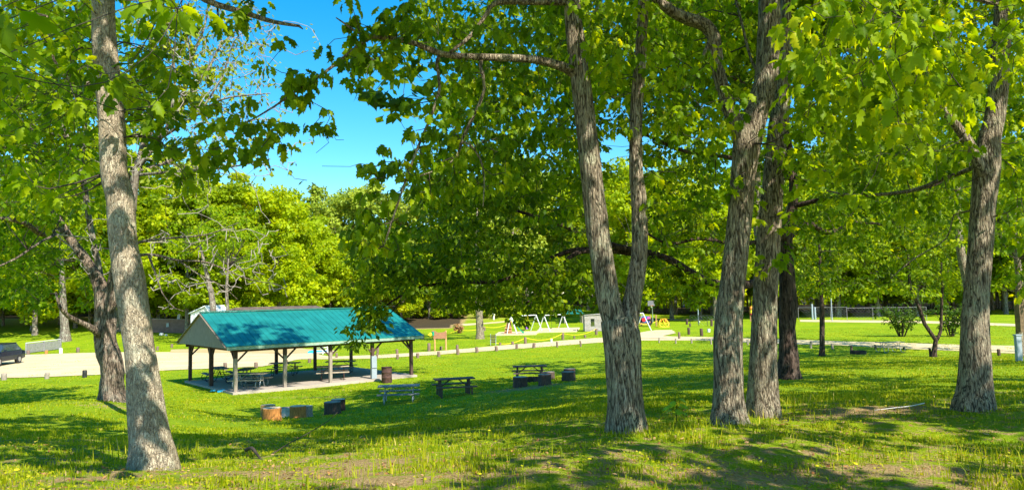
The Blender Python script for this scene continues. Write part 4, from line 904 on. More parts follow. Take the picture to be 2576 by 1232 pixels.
# ------------------------------------------------------------------ log seats
def stump(uv, r, h, side, end, label, group, seed=0, lean=0, half=False):
    q = Gt(*uv); s = empty('cut_log', q, label, 'log stool', group); rg = random.Random(seed)
    n = 22; mb = MB(); R_ = [r*(1+.10*mnoise.noise(Vector((math.cos(k*6.283/n)*1.5+seed, math.sin(k*6.283/n)*1.5, 0)))+rg.uniform(-.015, .015)) for k in range(n)]
    levels = [(-.02, 1.08), (.06, 1.02), (h*.5, .97), (h-.02, 1.0), (h, .97)]
    vs = []
    for z, f in levels:
        for k in range(n):
            a = k*6.283/n; y = math.sin(a)*R_[k]*f
            if half: y = max(y, -.12*r)
            vs.append((math.cos(a)*R_[k]*f+lean*z, y, z))
    fs = [(i*n+k, i*n+(k+1) % n, (i+1)*n+(k+1) % n, (i+1)*n+k) for i in range(len(levels)-1) for k in range(n)]
    mb.add(vs, fs); mb.build('bark', side, s)
    mb = MB(); mb.add([(x, y, z+.001) for x, y, z in vs[-n:]], [tuple(range(n))]); mb.build('cut_face', end, s)
    return s
GR = 'log seats on the lawn in front of the shelter'
stump((673,1049), .30, .50, 'wood_fresh', 'wood_end', 'tall pale split log at the back left of the left log group', GR, 1, half=True)
stump((684,1056), .31, .42, 'wood_orange', 'wood_end', 'reddish log seat at the front left of the left log group', GR, 2)
stump((718,1048), .30, .38, 'stump_white', 'stump_end_grey', 'whitish worn log seat in the middle of the left log group', GR, 3)
stump((749,1050), .30, .46, 'wood_orange', 'wood_end', 'orange peeled log seat at the right of the left log group', GR, 4)
stump((768,1048), .27, .44, 'stump_grey', 'wood_end', 'grey barked log seat touching the orange peeled one', GR, 5)
stump((836,1041), .34, .50, 'stump_dark', 'stump_end_grey', 'dark charred log seat in front of the right log pair', GR, 6)
stump((851,1033), .30, .50, 'rust', 'wood_end', 'reddish log seat half hidden by the dark charred one', GR, 7)
GR = 'log seats round the fire pit'
stump((1309,973), .34, .48, 'stump_dark', 'table_tan', 'dark log seat in front of the fire pit table, left of the fire ring', GR, 8)
stump((1371,968), .30, .50, 'stump_dark', 'stump_end_grey', 'dark log seat right of the fire ring, nearer of two', GR, 9)
stump((1380,954), .32, .42, 'stump_dark', 'stump_end_grey', 'dark log seat right of the fire ring, farther of two', GR, 10)
stump((1431,958), .34, .46, 'stump_dark', 'stump_end_grey', 'dark log seat farthest right of the fire pit, nearer of two', GR, 11)
stump((1433,950), .32, .50, 'rust', 'stump_end_grey', 'reddish log seat farthest right of the fire pit, farther of two', GR, 12)
def fire_ring(uv, r, label, sq=False):
    q = Gt(*uv); s = empty('fire_ring', q, label, 'fire ring'); mb = MB(); n = 24; vs = []
    for rr, z in ((r, 0), (r, .24), (r-.05, .24), (r-.05, 0.02)):
        vs += [(rr*math.cos(k*6.283/n), rr*math.sin(k*6.283/n), z) for k in range(n)]
    mb.add(vs, [(i*n+k, i*n+(k+1) % n, (i+1)*n+(k+1) % n, (i+1)*n+k) for i in range(3) for k in range(n)]); mb.build('ring', 'iron_dark', s)
    mb = MB(); mb.add([(r*.93*math.cos(k*6.283/n), r*.93*math.sin(k*6.283/n), .05+.03*random.random()) for k in range(n)], [tuple(range(n))]); mb.build('ash', 'stump_dark', s)
    mb = MB()
    for k in range(7): mb.bar((-r*.8+k*r*.26, -r*.75, .25), (-r*.8+k*r*.26, r*.75, .25), .015, .015)
    mb.build('grate', 'iron_dark', s)
fire_ring((1340,960), .48, 'black steel fire ring between the log seats')
fire_ring((2159,890), .55, 'low dark fire ring on the right lawn by the sand track')

# ------------------------------------------------------------------ bollards
def bollard(u, v, hpx, wpx, mat='post_brown', label='', group='short wooden bollards', taper=.96):
    q = G(u, v); s = q[1]/FPX; h = hpx*s; r = wpx*s/2; mb = MB(); n = 9; z0 = -.1; jit = random.uniform(-.04, .04)
    mb.tube([(0, 0, z0), (jit*.3, 0, h*.6), (jit, 0, h-.02), (jit, 0, h)], [r, r*.98, r*taper, r*.85], n)
    o = mb.build('bollard', mat, None, q); tag(o, label, 'bollard', group)
row = [(475,928,14,4),(567,930,18,9),(644,925,14,9),(720,920,15,8),(778,912,11,8),(847,900,12,6),(948,902,13,6),(1000,903,12,7),(1051,900,12,8),(1104,897,13,8),(1152,892,15,8),(1200,887,14,8),(1249,883,12,8),(1300,877,12,7),(1343,875,12,8),(1402,873,14,5),(1461,872,15,5)]
for u, v, h, w_ in row: bollard(u, v, h, w_, 'post_brown', 'short stub post in the row along the near edge of the sand lot and path', 'stub posts along the near edge of the path')
for u, v, h, w_ in [(1658,862,13,4),(1700,864,13,4),(1740,863,12,4),(1789,866,12,4),(1881,868,14,5),(2040,876,18,6),(2094,878,14,6),(2142,882,13,6),(2203,879,12,6),(2274,879,8,6),(2341,897,22,6),(2513,894,16,8)]:
    bollard(u, v, h, w_, 'post_grey' if u < 2120 else 'post_dark', 'slim post in the row along the near edge of the right hand track', 'slim posts along the right hand track')
for u, v, h, w_ in [(950,892,22,6),(999,890,12,7),(1079,883,20,8),(1109,880,9,7),(1150,878,11,7)]:
    bollard(u, v, h, w_, 'post_brown', 'stub post on the far side of the path near the wooden cut-out board', 'stub posts on the far side of the path')
for u, v, h, w_, l in [(1258,868,6,6,'tiny dark stub at the foot of the nearest rope'),(1290,867,8,7,'second dark stub under the rope, right of the tiny one'),(1445,851,6,5,'small stub under the rope between two tall rope posts'),(1472,849,7,6,'small stub under the rope close to the forked tree')]:
    bollard(u, v, h, w_, 'post_brown', l, 'stubs beneath the yellow rope')
bollard(1387, 860, 8, 5, 'white_paint', 'short white post on the lawn under the yellow rope')
bollard(153, 889, 13, 8, 'white_paint', 'short white bollard at the far edge of the sand lot', 'bollards at the far edge of the sand lot')
bollard(71, 892, 11, 8, 'post_brown', 'pinkish brown bollard at the end of the grey fence near the car', 'bollards at the far edge of the sand lot')
bollard(116, 891, 10, 7, 'wood_orange', 'reddish bollard in front of the grey fence', 'bollards at the far edge of the sand lot')
bollard(396, 881, 10, 6, 'post_brown', 'brown bollard just right of the pale trunk, at the far edge of the lot', 'bollards at the far edge of the sand lot')
bollard(432, 874, 9, 6, 'post_brown', 'bollard on the shaded lawn below the white gabled shed', 'bollards at the far edge of the sand lot')
bollard(196, 886, 12, 8, 'post_brown', 'grey brown bollard standing in the grass right of the white bollard', 'bollards at the far edge of the sand lot')
bollard(10, 955, 16, 13, 'post_grey', 'pale grey bollard at the lower left edge of the sand lot', 'bollards at the near edge of the sand lot')
bollard(118, 952, 15, 11, 'post_grey', 'grey bollard on the near edge of the sand, between pale and black ones', 'bollards at the near edge of the sand lot')
bollard(213, 949, 18, 11, 'iron_dark', 'black bollard on the near edge of the sand lot, left of the gnarled tree', 'bollards at the near edge of the sand lot')
for u, v, h, w_, l in [(1709,852,17,6,'tall post at the left of three beside the side path'),(1733,841+0,17,7,'dark post right of the side path, middle of three'),(1765,845,19,8,'dark post right of the side path, rightmost of three')]:
    bollard(u, v, h, w_, 'post_dark' if u > 1710 else 'post_brown', l, 'posts beside the side path')
for u, v, h, w_, l in [(1683,821,11,5,'dark post by the yellow dome climber'),(1728,816,14,6,'black post at the corner of the shaded yard'),(1790,820,17,6,'black post beside the close pair, behind it'),(1736,822,9,4,'small post in the shaded yard')]:
    bollard(u, v, h, w_, 'post_dark', l, 'dark posts round the play yard')
for u, v, w_, mat, l in [(1783,835,8,'white_paint','white bucket on the grass left of the close pair')]:
    q = G(u, v); s = q[1]/FPX; mb = MB(); mb.tube([(0,0,0),(0,0,8*s)], [w_*s*.42, w_*s*.5], 14); r_ = empty('bucket', q, l, 'bucket'); mb.build('pail', mat, r_)
    mb = MB(); mb.tube([(w_*s*.5*math.cos(a), 0, 8*s+.08*math.sin(a)) for a in np.linspace(0, math.pi, 9)], .012, 5); mb.build('handle', 'iron_dark', r_)

# rope fence
rp = [(1064,853,13,6),(1155,838,10,6),(1219,832,11,5),(1322,865,17,7),(1416,854,17,7),(1500,842,16,7)]
rp3 = []
for i, (u, v, h, w_) in enumerate(rp):
    bollard(u, v, h, w_, 'post_brown', ['rope post on the far lawn by the thin sand strip','rope post on the far lawn beside the rusty bush','rope post just right of the lawn tree trunk','first tall rope post right of the lawn tree','middle tall rope post in front of the sandbox','tall rope post half hidden by the forked tree'][i], 'posts carrying the yellow rope')
    q = G(u, v); rp3.append(Vector((q[0], q[1], q[2]+h*q[1]/FPX*.93)))
def rope(a, b, sag, label, rad=.03):
    mb = MB(); pts = [a.lerp(b, t)-Vector((0, 0, sag*4*t*(1-t))) for t in np.linspace(0, 1, 13)]; mb.tube(pts, rad, 6, cap=False); o = mb.build('rope', 'rope_yellow'); tag(o, label, 'rope', 'yellow ropes slung between posts')
def gp(u, v): return Vector(G(u, v))
rope(rp3[0], rp3[1], .35, 'yellow rope sagging across the far lawn left of the rusty bush', .035)
rope(rp3[1], rp3[2], .3, 'yellow rope behind the lawn tree trunk', .035)
g0 = gp(1240, 868)+Vector((0, 0, .3)); rope(g0, rp3[3], .35, 'yellow rope from the slatted chair to the first tall post', .03)
rope(rp3[3], rp3[4], .45, 'yellow rope between the first and middle tall posts', .03)
rope(rp3[4], rp3[5], .4, 'yellow rope between the middle tall post and the forked tree', .03)
q6 = gp(1655, 822)+Vector((0, 0, .9)); q7 = gp(1608, 824)+Vector((0, 0, .6)); rope(q7, q6, .3, 'yellow rope running to the dome climber', .035)
rope(rp3[2], gp(1290, 826)+Vector((0,0,1.0)), .4, 'yellow rope from the lawn tree towards the slide', .035)

# ------------------------------------------------------------------ cut-out board, chair, small things along the path
q = G(1108, 882); s = q[1]/FPX; r = empty('wooden_sign', q, 'brown wooden animal shaped board on two round posts beside the path', 'board')
for dx in (-14*s, 14*s):
    mb = MB(); mb.tube([(dx, 0, -.1), (dx, 0, 50*s)], [.08, .075], 10); mb.build('post', 'wood_fresh', r)
mb = MB(); out_ = [(-17,30),(15,30),(16,44),(13,48),(8,46),(-4,45),(-10,47),(-13,50),(-20,51),(-22,47),(-17,44)]
pts = [(x*s, -.09, z*s) for x, z in out_]; n = len(pts); mb.add(pts+[(x, .0, z) for x, _, z in pts], [tuple(range(n))]+[tuple(range(n, 2*n))[::-1]]+[(i, (i+1) % n, n+(i+1) % n, n+i) for i in range(n)])
mb.build('board', 'playset_wood', r)
mb = MB(); mb.tube([(-24*s, -.15, 44*s), (-30*s, -.15, 41*s), (-24*s, -.15, 38*s), (-19*s, -.15, 41*s), (-24*s, -.15, 44*s)], .09, 7); mb.build('ring_toy', 'yellow_plastic', r)
mb = MB(); mb.tube([(-18*s, -.18, 48*s), (-17*s, -.18, 38*s)], [.12, .09], 8); mb.build('bottle_toy', 'slide_green', r)
q = G(1241, 868); s = q[1]/FPX; r = empty('chair', q, 'dark chair with a slatted back beside the lawn tree', 'chair')
mb = MB()
for k in range(5): mb.box((0, .25, (8+k*4)*s), (13*s, .03, 2.2*s))
mb.build('backrest', 'post_dark', r); mb = MB(); mb.box((0, -.0, 8*s), (13*s, .5, .05)); mb.build('seat', 'post_dark', r)
for dx in (-6.5*s, 6.5*s):
    mb = MB(); mb.bar((dx, .28, 0), (dx, .28, 28*s), .05); mb.bar((dx, -.25, 0), (dx, -.25, 12*s), .05); mb.bar((dx, -.25, 12*s), (dx, .28, 13*s), .05); mb.build('leg', 'grey_box', r)
# white guard ladder with blue mat
q = G(808, 891); s = q[1]/FPX; r = empty('lifeguard_chair', q, 'white ladder-like guard chair frame seen through the shelter', 'guard chair')
for dx in (-13*s, 4*s):
    mb = MB(); mb.tube([(dx, 0, 0), (dx*.9, 0, 26*s)], .05, 8); mb.tube([(dx+9*s, .5, 0), (dx*.9+8*s, .4, 26*s)], .05, 8); mb.build('leg', 'white_paint', r)
for k in range(4):
    mb = MB(); mb.tube([(-13*s, 0, (4+k*6)*s), (4*s, 0, (4+k*6)*s)], .04, 6); mb.tube([(4*s, 0, (4+k*6)*s), (13*s, .5, (4+k*6)*s)], .04, 6); mb.build('rung', 'white_paint', r)
mb = MB(); mb.box((0, 0, 25*s), (22*s, .6, .06)); mb.build('seat', 'white_paint', r)
q = G(795, 889); mb = MB(); mb.box((0, .6, .09), (44*s, 1.0, .16)); mb.box((0, .6, .2), (42*s, .96, .06), None, .9); o = mb.build('mat', 'cyan_plastic', None, q); tag(o, 'bright blue padded mat behind the white guard chair', 'mat')

# ------------------------------------------------------------------ playground
def aframe(name, p1, p2, h, spread, mat, label, cat, group=None, rad=.06):
    p1 = Vector(p1); p2 = Vector(p2); r = empty(name, p1, label, cat, group); d = (p2-p1); d.z = 0; n_ = Vector((-d.y, d.x, 0)).normalized(); dd = p2-p1
    mb = MB(); mb.tube([Vector((0, 0, h)), dd+Vector((0, 0, h))], rad, 10); mb.build('crossbar', mat, r)
    for e in (Vector((0, 0, 0)), dd):
        for s_ in (-1, 1):
            mb = MB(); mb.tube([e+Vector((0, 0, h)), e+n_*spread*s_], rad, 10); mb.build('leg', mat, r)
    return r, dd
def seat_on(r, base, h, hz, mat, sz=(.5, .2, .06), chains=True, cm='rope_yellow'):
    mb = MB(); mb.box((base[0], base[1], hz), sz, None, .9); o = mb.build('swing_seat', mat, r)
    mb = MB()
    for s_ in (-1, 1): mb.tube([(base[0]+s_*sz[0]*.45, base[1], hz), (base[0]+s_*sz[0]*.4, base[1], h)], .018, 5)
    mb.build('chain', cm, o)
a = gp(1280, 828); b_ = gp(1347, 828); YS = 99.0
def at(u, Y): x = P(u, 780, Y)[0]; return Vector((x, Y, gz(x, Y)))
S1 = (at(1284, 97), at(1348, 101)); hS = 2.1
r, dd = aframe('swing_set', S1[0], S1[1], 2.15, 1.0, 'white_paint', 'white swing set with a blue and violet seat, right of the slide', 'swing set', 'white swing sets')
seat_on(r, dd*.62, 2.15, .55, 'violet_plastic', (.42, .4, .45)); seat_on(r, dd*.46, 2.15, .22, 'rubber', (.6, .25, .12), cm='iron_dark')
S2 = (at(1368, 98), at(1416, 101)); r, dd = aframe('swing_set', S2[0], S2[1], 2.15, 1.0, 'white_paint', 'white swing set at the right end of the sandbox', 'swing set', 'white swing sets')
seat_on(r, dd*.3, 2.15, .4, 'iron_dark', cm='iron_dark'); seat_on(r, dd*.7, 2.15, .4, 'orange_plastic', cm='iron_dark')
S3 = (at(1568, 93), at(1617, 96)); r, dd = aframe('swing_set', S3[0], S3[1], 2.2, 1.2, 'white_paint', 'white swing frame mostly hidden by the forked tree, its leg showing at right', 'swing set', 'white swing sets'); seat_on(r, dd*.5, 2.2, .4, 'iron_dark', cm='iron_dark')
# slide tower
c = at(1285, 93); r = empty('slide', c, 'wooden climbing frame with a green plastic slide at the left end of the sandbox', 'slide')
mb = MB(); mb.add([(-.95,-.3,0),(.1,-.3,0),(-.0,-.05,1.6),(-.5,-.05,1.6),(-.95,.5,0),(.1,.5,0),(0,.2,1.6),(-.5,.2,1.6)], [(0,1,2,3),(5,4,7,6),(0,3,7,4),(1,5,6,2),(3,2,6,7)])
mb.build('climbing_wall', 'playset_wood', r)
for z in (.45, .8): 
    mb = MB(); mb.box((-.38, -.32, z), (.9, .06, .1)); mb.build('step', 'wood_fresh', r)
mb = MB(); pr = [(.25,1.55),(.45,1.45),(.75,1.0),(1.05,.55),(1.35,.18),(1.6,.12)]
for i in range(len(pr)-1):
    (x0, z0), (x1, z1) = pr[i], pr[i+1]
    for y0, y1, h0, h1 in ((-.3, .3, 0, 0), (-.34, -.3, .14, .14), (.3, .34, .14, .14)):
        mb.add([(x0,y0,z0),(x1,y0,z1),(x1,y1,z1),(x0,y1,z0),(x0,y0,z0+.05+h0),(x1,y0,z1+.05+h1),(x1,y1,z1+.05+h1),(x0,y1,z0+.05+h0)], [(0,3,2,1),(4,5,6,7),(0,1,5,4),(1,2,6,5),(2,3,7,6),(3,0,4,7)])
mb.build('chute', 'slide_green', r)
for x0, x1 in ((-.1, -.55), (.15, .75)):
    for y in (-.45, .45):
        mb = MB(); mb.bar((x0, y, 2.0), (x1, y, 0), .09); mb.build('leg', 'white_paint', r)
mb = MB(); mb.tube([(0, -.5, 2.0), (0, .5, 2.0)], .06, 8); mb.build('crossbar', 'white_paint', r)
# sandbox
def sandbox(u0, u1, Y0, Y1, label, grp=None):
    a0, a1, b0, b1 = P(u0, 780, Y0)[0], P(u1, 780, Y0)[0], P(u0+8, 780, Y1)[0], P(u1+8, 780, Y1)[0]
    z = gz((a0+a1)/2, Y0); r = empty('sandbox', (a0, Y0, z), label, 'sandbox', grp)
    pt = [(0, 0), (a1-a0, 0), (b1-a0, Y1-Y0), (b0-a0, Y1-Y0)]
    mb = MB(); mb.quad(*[(x, y, .10) for x, y in pt]); mb.build('sand', 'sand', r)
    for i in range(4):
        p_, q_ = pt[i], pt[(i+1) % 4]; mb = MB(); mb.bar((p_[0], p_[1], .08), (q_[0], q_[1], .08), .14, .18); mb.build('border', 'wood_end', r)
sandbox(1247, 1345, 90.5, 96.5, 'sandbox with a timber border under the slide')
sandbox(1349, 1448, 95.5, 105, 'long sandbox with a timber border under the white swings')
# log cabin playhouse
c = at(1492, 96); s = 96/FPX; r = empty('playhouse', c, 'pale slatted log playhouse left of the forked tree', 'playhouse')
W_, H_, D_ = 42*s, 40*s, 1.8
for side in range(4):
    mb = MB(); n_ = 13
    for k in range(n_):
        z = .08+k*H_/n_
        if side == 0:
            if 3 < k < 10: mb.tube([(-W_/2, 0, z), (-W_*.16, 0, z)], .062, 6); mb.tube([(W_*.06, 0, z), (W_/2, 0, z)], .062, 6)
            else: mb.tube([(-W_/2-.08, 0, z), (W_/2+.08, 0, z)], .062, 6)
        elif side == 1: mb.tube([(-W_/2-.08, D_, z), (W_/2+.08, D_, z)], .062, 6)
        else: x = W_/2*(1 if side == 2 else -1); mb.tube([(x, -.08, z+.05), (x, D_+.08, z+.05)], .062, 6)
    mb.build('wall', 'cabin_log', r)
mb = MB(); mb.add([(-W_/2-.1,-.15,H_+.02),(W_/2+.1,-.15,H_+.12),(W_/2+.1,D_+.1,H_+.1),(-W_/2-.1,D_+.1,H_-.05),(-W_/2-.1,-.15,H_+.08),(W_/2+.1,-.15,H_+.18),(W_/2+.1,D_+.1,H_+.16),(-W_/2-.1,D_+.1,H_+.01)], [(0,3,2,1),(4,5,6,7),(0,1,5,4),(1,2,6,5),(2,3,7,6),(3,0,4,7)]); mb.build('roof', 'cabin_log', r)
# small teal roofed shelter beyond
c = at(1440, 128); s = 128/FPX; r = empty('small_shelter', c, 'small far shelter with a teal roof behind the swings', 'shelter')
mb = MB(); w2, d2_ = 27*s, 2.2; zt, ze = 34*s, 23*s
mb.add([(-w2,-d2_,ze),(w2,-d2_,ze),(w2*.72,0,zt),(-w2*.55,0,zt),(w2,d2_,ze),(-w2,d2_,ze)], [(0,1,2,3),(4,5,3,2),(1,4,2),(5,0,3),(0,5,4,1)]); mb.build('roof', 'metal_roof', r)
for x in (-w2*.8, w2*.8):
    for y in (-1.8, 1.8): mb = MB(); mb.bar((x, y, 0), (x, y, ze+.05), .15); mb.build('post', 'post_grey', r)
# basketball hoop
simple('board_grey', (.16, .16, .17), .7); c = at(1641, 122); s = 122/FPX; r = empty('basketball_hoop', c, 'basketball backboard on a pole in front of the dark wood', 'basketball hoop')
mb = MB(); mb.tube([(0, 0, 0), (0, 0, 40*s), (-1*s, -.5, 45*s)], .08, 8); mb.build('pole', 'galvanized', r)
mb = MB(); mb.box((-4*s, -.6, 48*s), (17*s, .06, 13*s)); bd = mb.build('backboard', 'board_grey', r)
mb = MB(); mb.tube([(-4*s+.25*math.cos(a), -.9+.25*math.sin(a), 42*s) for a in np.linspace(0, 6.283, 15)], .03, 5); mb.build('hoop', 'orange_plastic', bd)
mb = MB(); mb.tube([(-4*s, -.9, 42*s), (-4*s, -.9, 37*s)], [.24, .12], 8, cap=False); mb.build('net', 'white_paint', bd)
# blue and red play panel with a tyre
c = at(1621, 108); s = 108/FPX; r = empty('play_cube', c, 'blue and pink play cube with a red disc on a wooden deck', 'play cube')
mb = MB(); mb.box((-1*s, 0, 17*s), (22*s, 1.2, 15*s)); mb.build('cube', 'blue_plastic', r)
mb = MB(); mb.tube([(-4*s, -.62, 17*s), (-4*s, -.72, 17*s)], 5.4*s, 18); mb.build('disc', 'red_plastic', r)
mb = MB(); mb.box((8*s, -.63, 19*s), (7*s, .06, 9*s)); mb.build('panel', 'pink_plastic', r)
mb = MB(); mb.box((0, 0, 6*s), (28*s, 1.6, 3.4*s)); mb.build('deck', 'playset_wood', r)
for x in (-10*s, 12*s, 27*s): mb = MB(); mb.bar((x, -.5, 0), (x, -.5, 28*s), .2); mb.build('post', 'playset_wood', r)
c2 = at(1633, 104); s = 104/FPX; mb = MB(); mb.tube([(5.4*s*math.cos(a), 0, 13.5*s+5.6*s*math.sin(a)) for a in np.linspace(0, 6.283, 21)], 2.6*s, 10, cap=False); o = mb.build('tyre', 'rubber', None, c2); tag(o, 'black tyre standing in front of the blue play cube', 'tyre')
# yellow dome climber
c = at(1668, 104); s = 104/FPX; r = empty('dome_climber', c, 'yellow and orange pipe dome climber at the right of the play area', 'dome climber')
rings = [(0, 14*s, 6), (9*s, 14.5*s, 6), (20*s, 7*s, 6)]
node = [[Vector((rr*math.cos((k+.5*i)*math.pi/3), rr*math.sin((k+.5*i)*math.pi/3), z)) for k in range(6)] for i, (z, rr, _) in enumerate(rings)]
mbY, mbO = MB(), MB()
for i in range(3):
    for k in range(6): (mbY if i < 2 else mbO).tube([node[i][k], node[i][(k+1) % 6]], .045, 5)
    if i < 2:
        for k in range(6):
            (mbY if i == 0 else mbO).tube([node[i][k], node[i+1][k]], .045, 5); mbY.tube([node[i][(k+1) % 6], node[i+1][k]], .045, 5)
mbY.build('yellow_bars', 'yellow_plastic', r); mbO.build('orange_bars', 'orange_plastic', r)
# lamp pole, rail fence, stick figure sign
c = at(1756, 112); s = 112/FPX; r = empty('light_pole', c, 'slender grey pole with a white globe low on it, left of the close pair', 'pole')
mb = MB(); mb.tube([(0, 0, -.1), (0, 0, 46*s)], [.09, .06], 8); mb.build('pole', 'grey_box', r); mb = MB(); mb.tube([(2*s, -.1, 4*s), (2*s, -.1, 5.5*s), (2*s, -.1, 7*s)], [.06, .13, .05], 10); mb.build('globe', 'white_paint', r)
def railfence(u0, u1, Y0, Y1, h, n_, label, mat='fence_grey', group=None, mesh=True):
    A, Bq = at(u0, Y0), at(u1, Y1); r = empty('chain_link_fence', A, label, 'fence', group); d = Bq-A
    for k in range(n_+1): mb = MB(); q = d*(k/n_); mb.tube([q, q+Vector((0, 0, h))], .035, 6); mb.build('post', mat, r)
    mb = MB(); mb.tube([Vector((0, 0, h)), d+Vector((0, 0, h))], .035, 6); mb.build('top_rail', mat, r)
    if mesh:
        mb = MB(); L_ = d.length; k = int(L_/.45)
        for i in range(k):
            t0, t1 = i/k, min(1, (i+h/.45)/k); f_ = (t1-t0)*k/(h/.45) if h else 1
            mb.tube([d*t0, d*t1+Vector((0, 0, h*f_))], .007, 3, cap=False); mb.tube([d*t0+Vector((0, 0, h)), d*t1+Vector((0, 0, h*(1-f_)))], .007, 3, cap=False)
        mb.build('wire_mesh', 'galvanized', r)
railfence(1735, 1800, 106, 104, 1.5, 3, 'low dark fence panel round the shaded yard left of the close pair', 'iron_dark', 'chain link fences')
railfence(2008, 2130, 122, 118, 1.9, 3, 'chain link fence in front of the wood, left of its bend', 'fence_grey', 'chain link fences')
railfence(2130, 2330, 112, 108, 1.9, 3, 'nearer chain link fence with a pale top rail behind the dark bush', 'fence_grey', 'chain link fences')
for k, (u, l) in enumerate([(2043, 'left one of a pair of pale posts behind the thin dark tree'), (2050, 'right one of a pair of pale posts behind the thin dark tree')]):
    c = at(u, 120); mb = MB(); mb.tube([(0, 0, -.1), (0, 0, 1.9+.5*(k == 0))], .15, 10); mb.tube([(0, 0, 1.9+.5*(k == 0)), (0, 0, 1.97+.5*(k == 0))], [.17, .12], 10); o = mb.build('pole', 'grey_box', None, c); tag(o, l, 'pole', 'pair of pale posts')
c = at(2092, 110); mb = MB(); mb.tube([(0, 0, -.1), (0, 0, 6.4)], .07, 8); mb.box((0, 0, 6.5), (.3, .2, .25)); o = mb.build('flagpole', 'grey_box', None, c); tag(o, 'tall thin grey pole behind the right lawn', 'pole')
# yellow and orange play post
c = at(1890, 118); s = 118/FPX; r = empty('play_post', c, 'orange and yellow topped play post glimpsed between the close pair', 'play post')
mb = MB(); mb.tube([(0, 0, 20*s), (0, 0, 28*s)], 4*s, 10); mb.build('yellow_drum', 'yellow_plastic', r)
mb = MB(); mb.tube([(0, 0, 30*s), (0, 0, 34*s), (0, 0, 37*s)], [4.5*s, 4.5*s, 2*s], 10); mb.build('orange_cap', 'orange_plastic', r)
mb = MB(); mb.tube([(0, 0, 16*s), (0, 0, 19.5*s)], 4.3*s, 10); mb.build('red_band', 'red_plastic', r)
mb = MB(); mb.bar((-3*s, 0, 0), (-3*s, 0, 31*s), .15); mb.bar((3*s, 0, 0), (3*s, 0, 16*s), .1); mb.build('post', 'playset_wood', r)
# white hydrant-like post and low stones far lawn
c = G(1242, 804); mb = MB(); mb.tube([(0,0,0),(0,0,.9),(0,0,1.0)], [.16,.16,.08], 10); mb.tube([(0,0,1.0),(0,0,1.3)], [.26,.2], 10); o = mb.build('standpipe', 'white_paint', None, c); tag(o, 'small white standpipe on the far lawn right of the lawn tree', 'standpipe')

# ------------------------------------------------------------------ buildings behind
c = at(510, 84); s = 84/FPX; r = empty('shed', c, 'white gabled shed behind the left end of the shelter roof', 'shed')
bz = -.0; zt = 92*s
mb = MB(); wv = 30*s; D_ = 5.0
mb.add([(-wv,0,0),(wv*.75,0,0),(wv*.75,0,68*s),(wv*.25,0,zt),(-wv,0,76*s),(-wv,D_,0),(wv*.75,D_,0),(wv*.75,D_,68*s),(wv*.25,D_,zt),(-wv,D_,76*s)], [(0,1,2,3,4),(9,8,7,6,5),(0,4,9,5),(1,6,7,2),(0,5,6,1)]); mb.build('wall', 'white_paint', r)
mb = MB(); 
for (xa, za), (xb, zb) in (((-wv*1.12, 75*s), (wv*.25, zt+.06)), ((wv*.25, zt+.06), (wv*.9, 64*s))):
    mb.add([(xa,-.3,za),(xb,-.3,zb),(xb,D_+.3,zb),(xa,D_+.3,za),(xa,-.3,za+.1),(xb,-.3,zb+.1),(xb,D_+.3,zb+.1),(xa,D_+.3,za+.1)], [(0,3,2,1),(4,5,6,7),(0,1,5,4),(1,2,6,5),(2,3,7,6),(3,0,4,7)])
mb.build('roof', 'white_paint', r)
mb = MB(); mb.box((-wv*.3, -.03, 1.0), (.9, .06, 2.0)); mb.build('door', 'siding_dark', r)
c = at(560, 88); s = 88/FPX; x1 = P(800, 780, 88)[0]-c[0]; r = empty('long_building', c, 'long low building with a brown shingle roof and white fascia behind the shelter', 'building')
mb = MB(); zb_ = P(575,786,88)[2]-c[2]; mb.box((x1/2, 2.5, zb_/2), (x1, 5, zb_)); mb.build('wall', 'brick_brown', r)
mb = MB(); ze = zb_+.08; zr_ = P(640,774,88)[2]-c[2]+.1; mb.add([(-.4,-.5,ze),(x1+.4,-.5,ze),(x1-1,2.5,zr_),(.8,2.5,zr_),(x1+.4,5.5,ze),(-.4,5.5,ze)], [(0,1,2,3),(4,5,3,2),(1,4,2),(5,0,3),(0,5,4,1)]); mb.build('roof', 'shingle', r)
mb = MB(); mb.box((x1/2, -.55, ze-.08), (x1+.9, .08, .26)); mb.build('fascia', 'white_paint', r)
for k in range(4):
    mb = MB(); mb.box((x1*(.15+.22*k), -.03, 1.0), (1.1, .06, .8)); f_ = mb.build('window', 'white_paint', r); mb = MB(); mb.box((x1*(.15+.22*k), -.07, 1.0), (.95, .04, .65)); mb.build('pane', 'carglass', f_)
A = Vector(G(380, 836)); Bq = Vector(G(482, 838)); r = empty('brown_wall', A, 'brown boarded wall left of the white gabled shed', 'wall')
d = Bq-A; mb = MB(); mb.bar(Vector((0,0,.85)), d+Vector((0,0,.85)), .2, 1.75, up=(0,0,1)); mb.build('boards', 'brick_brown', r)
mb = MB(); mb.bar(Vector((0,0,1.76)), d+Vector((0,0,1.76)), .3, .06); mb.build('coping', 'fence_grey', r)
mb = MB(); q = d*.42; mb.box((q.x, q.y-.16, .9), (.3, .08, .5)); mb.build('plate', 'grey_box', r)
c = Vector(G(451, 832)); s = c.y/FPX; mb = MB(); mb.box((0, 0, 21*s), (13*s, .8, 42*s), None, .5); o = mb.build('pillar', 'white_paint', None, c); tag(o, 'tapered white pillar standing above the brown wall', 'pillar')
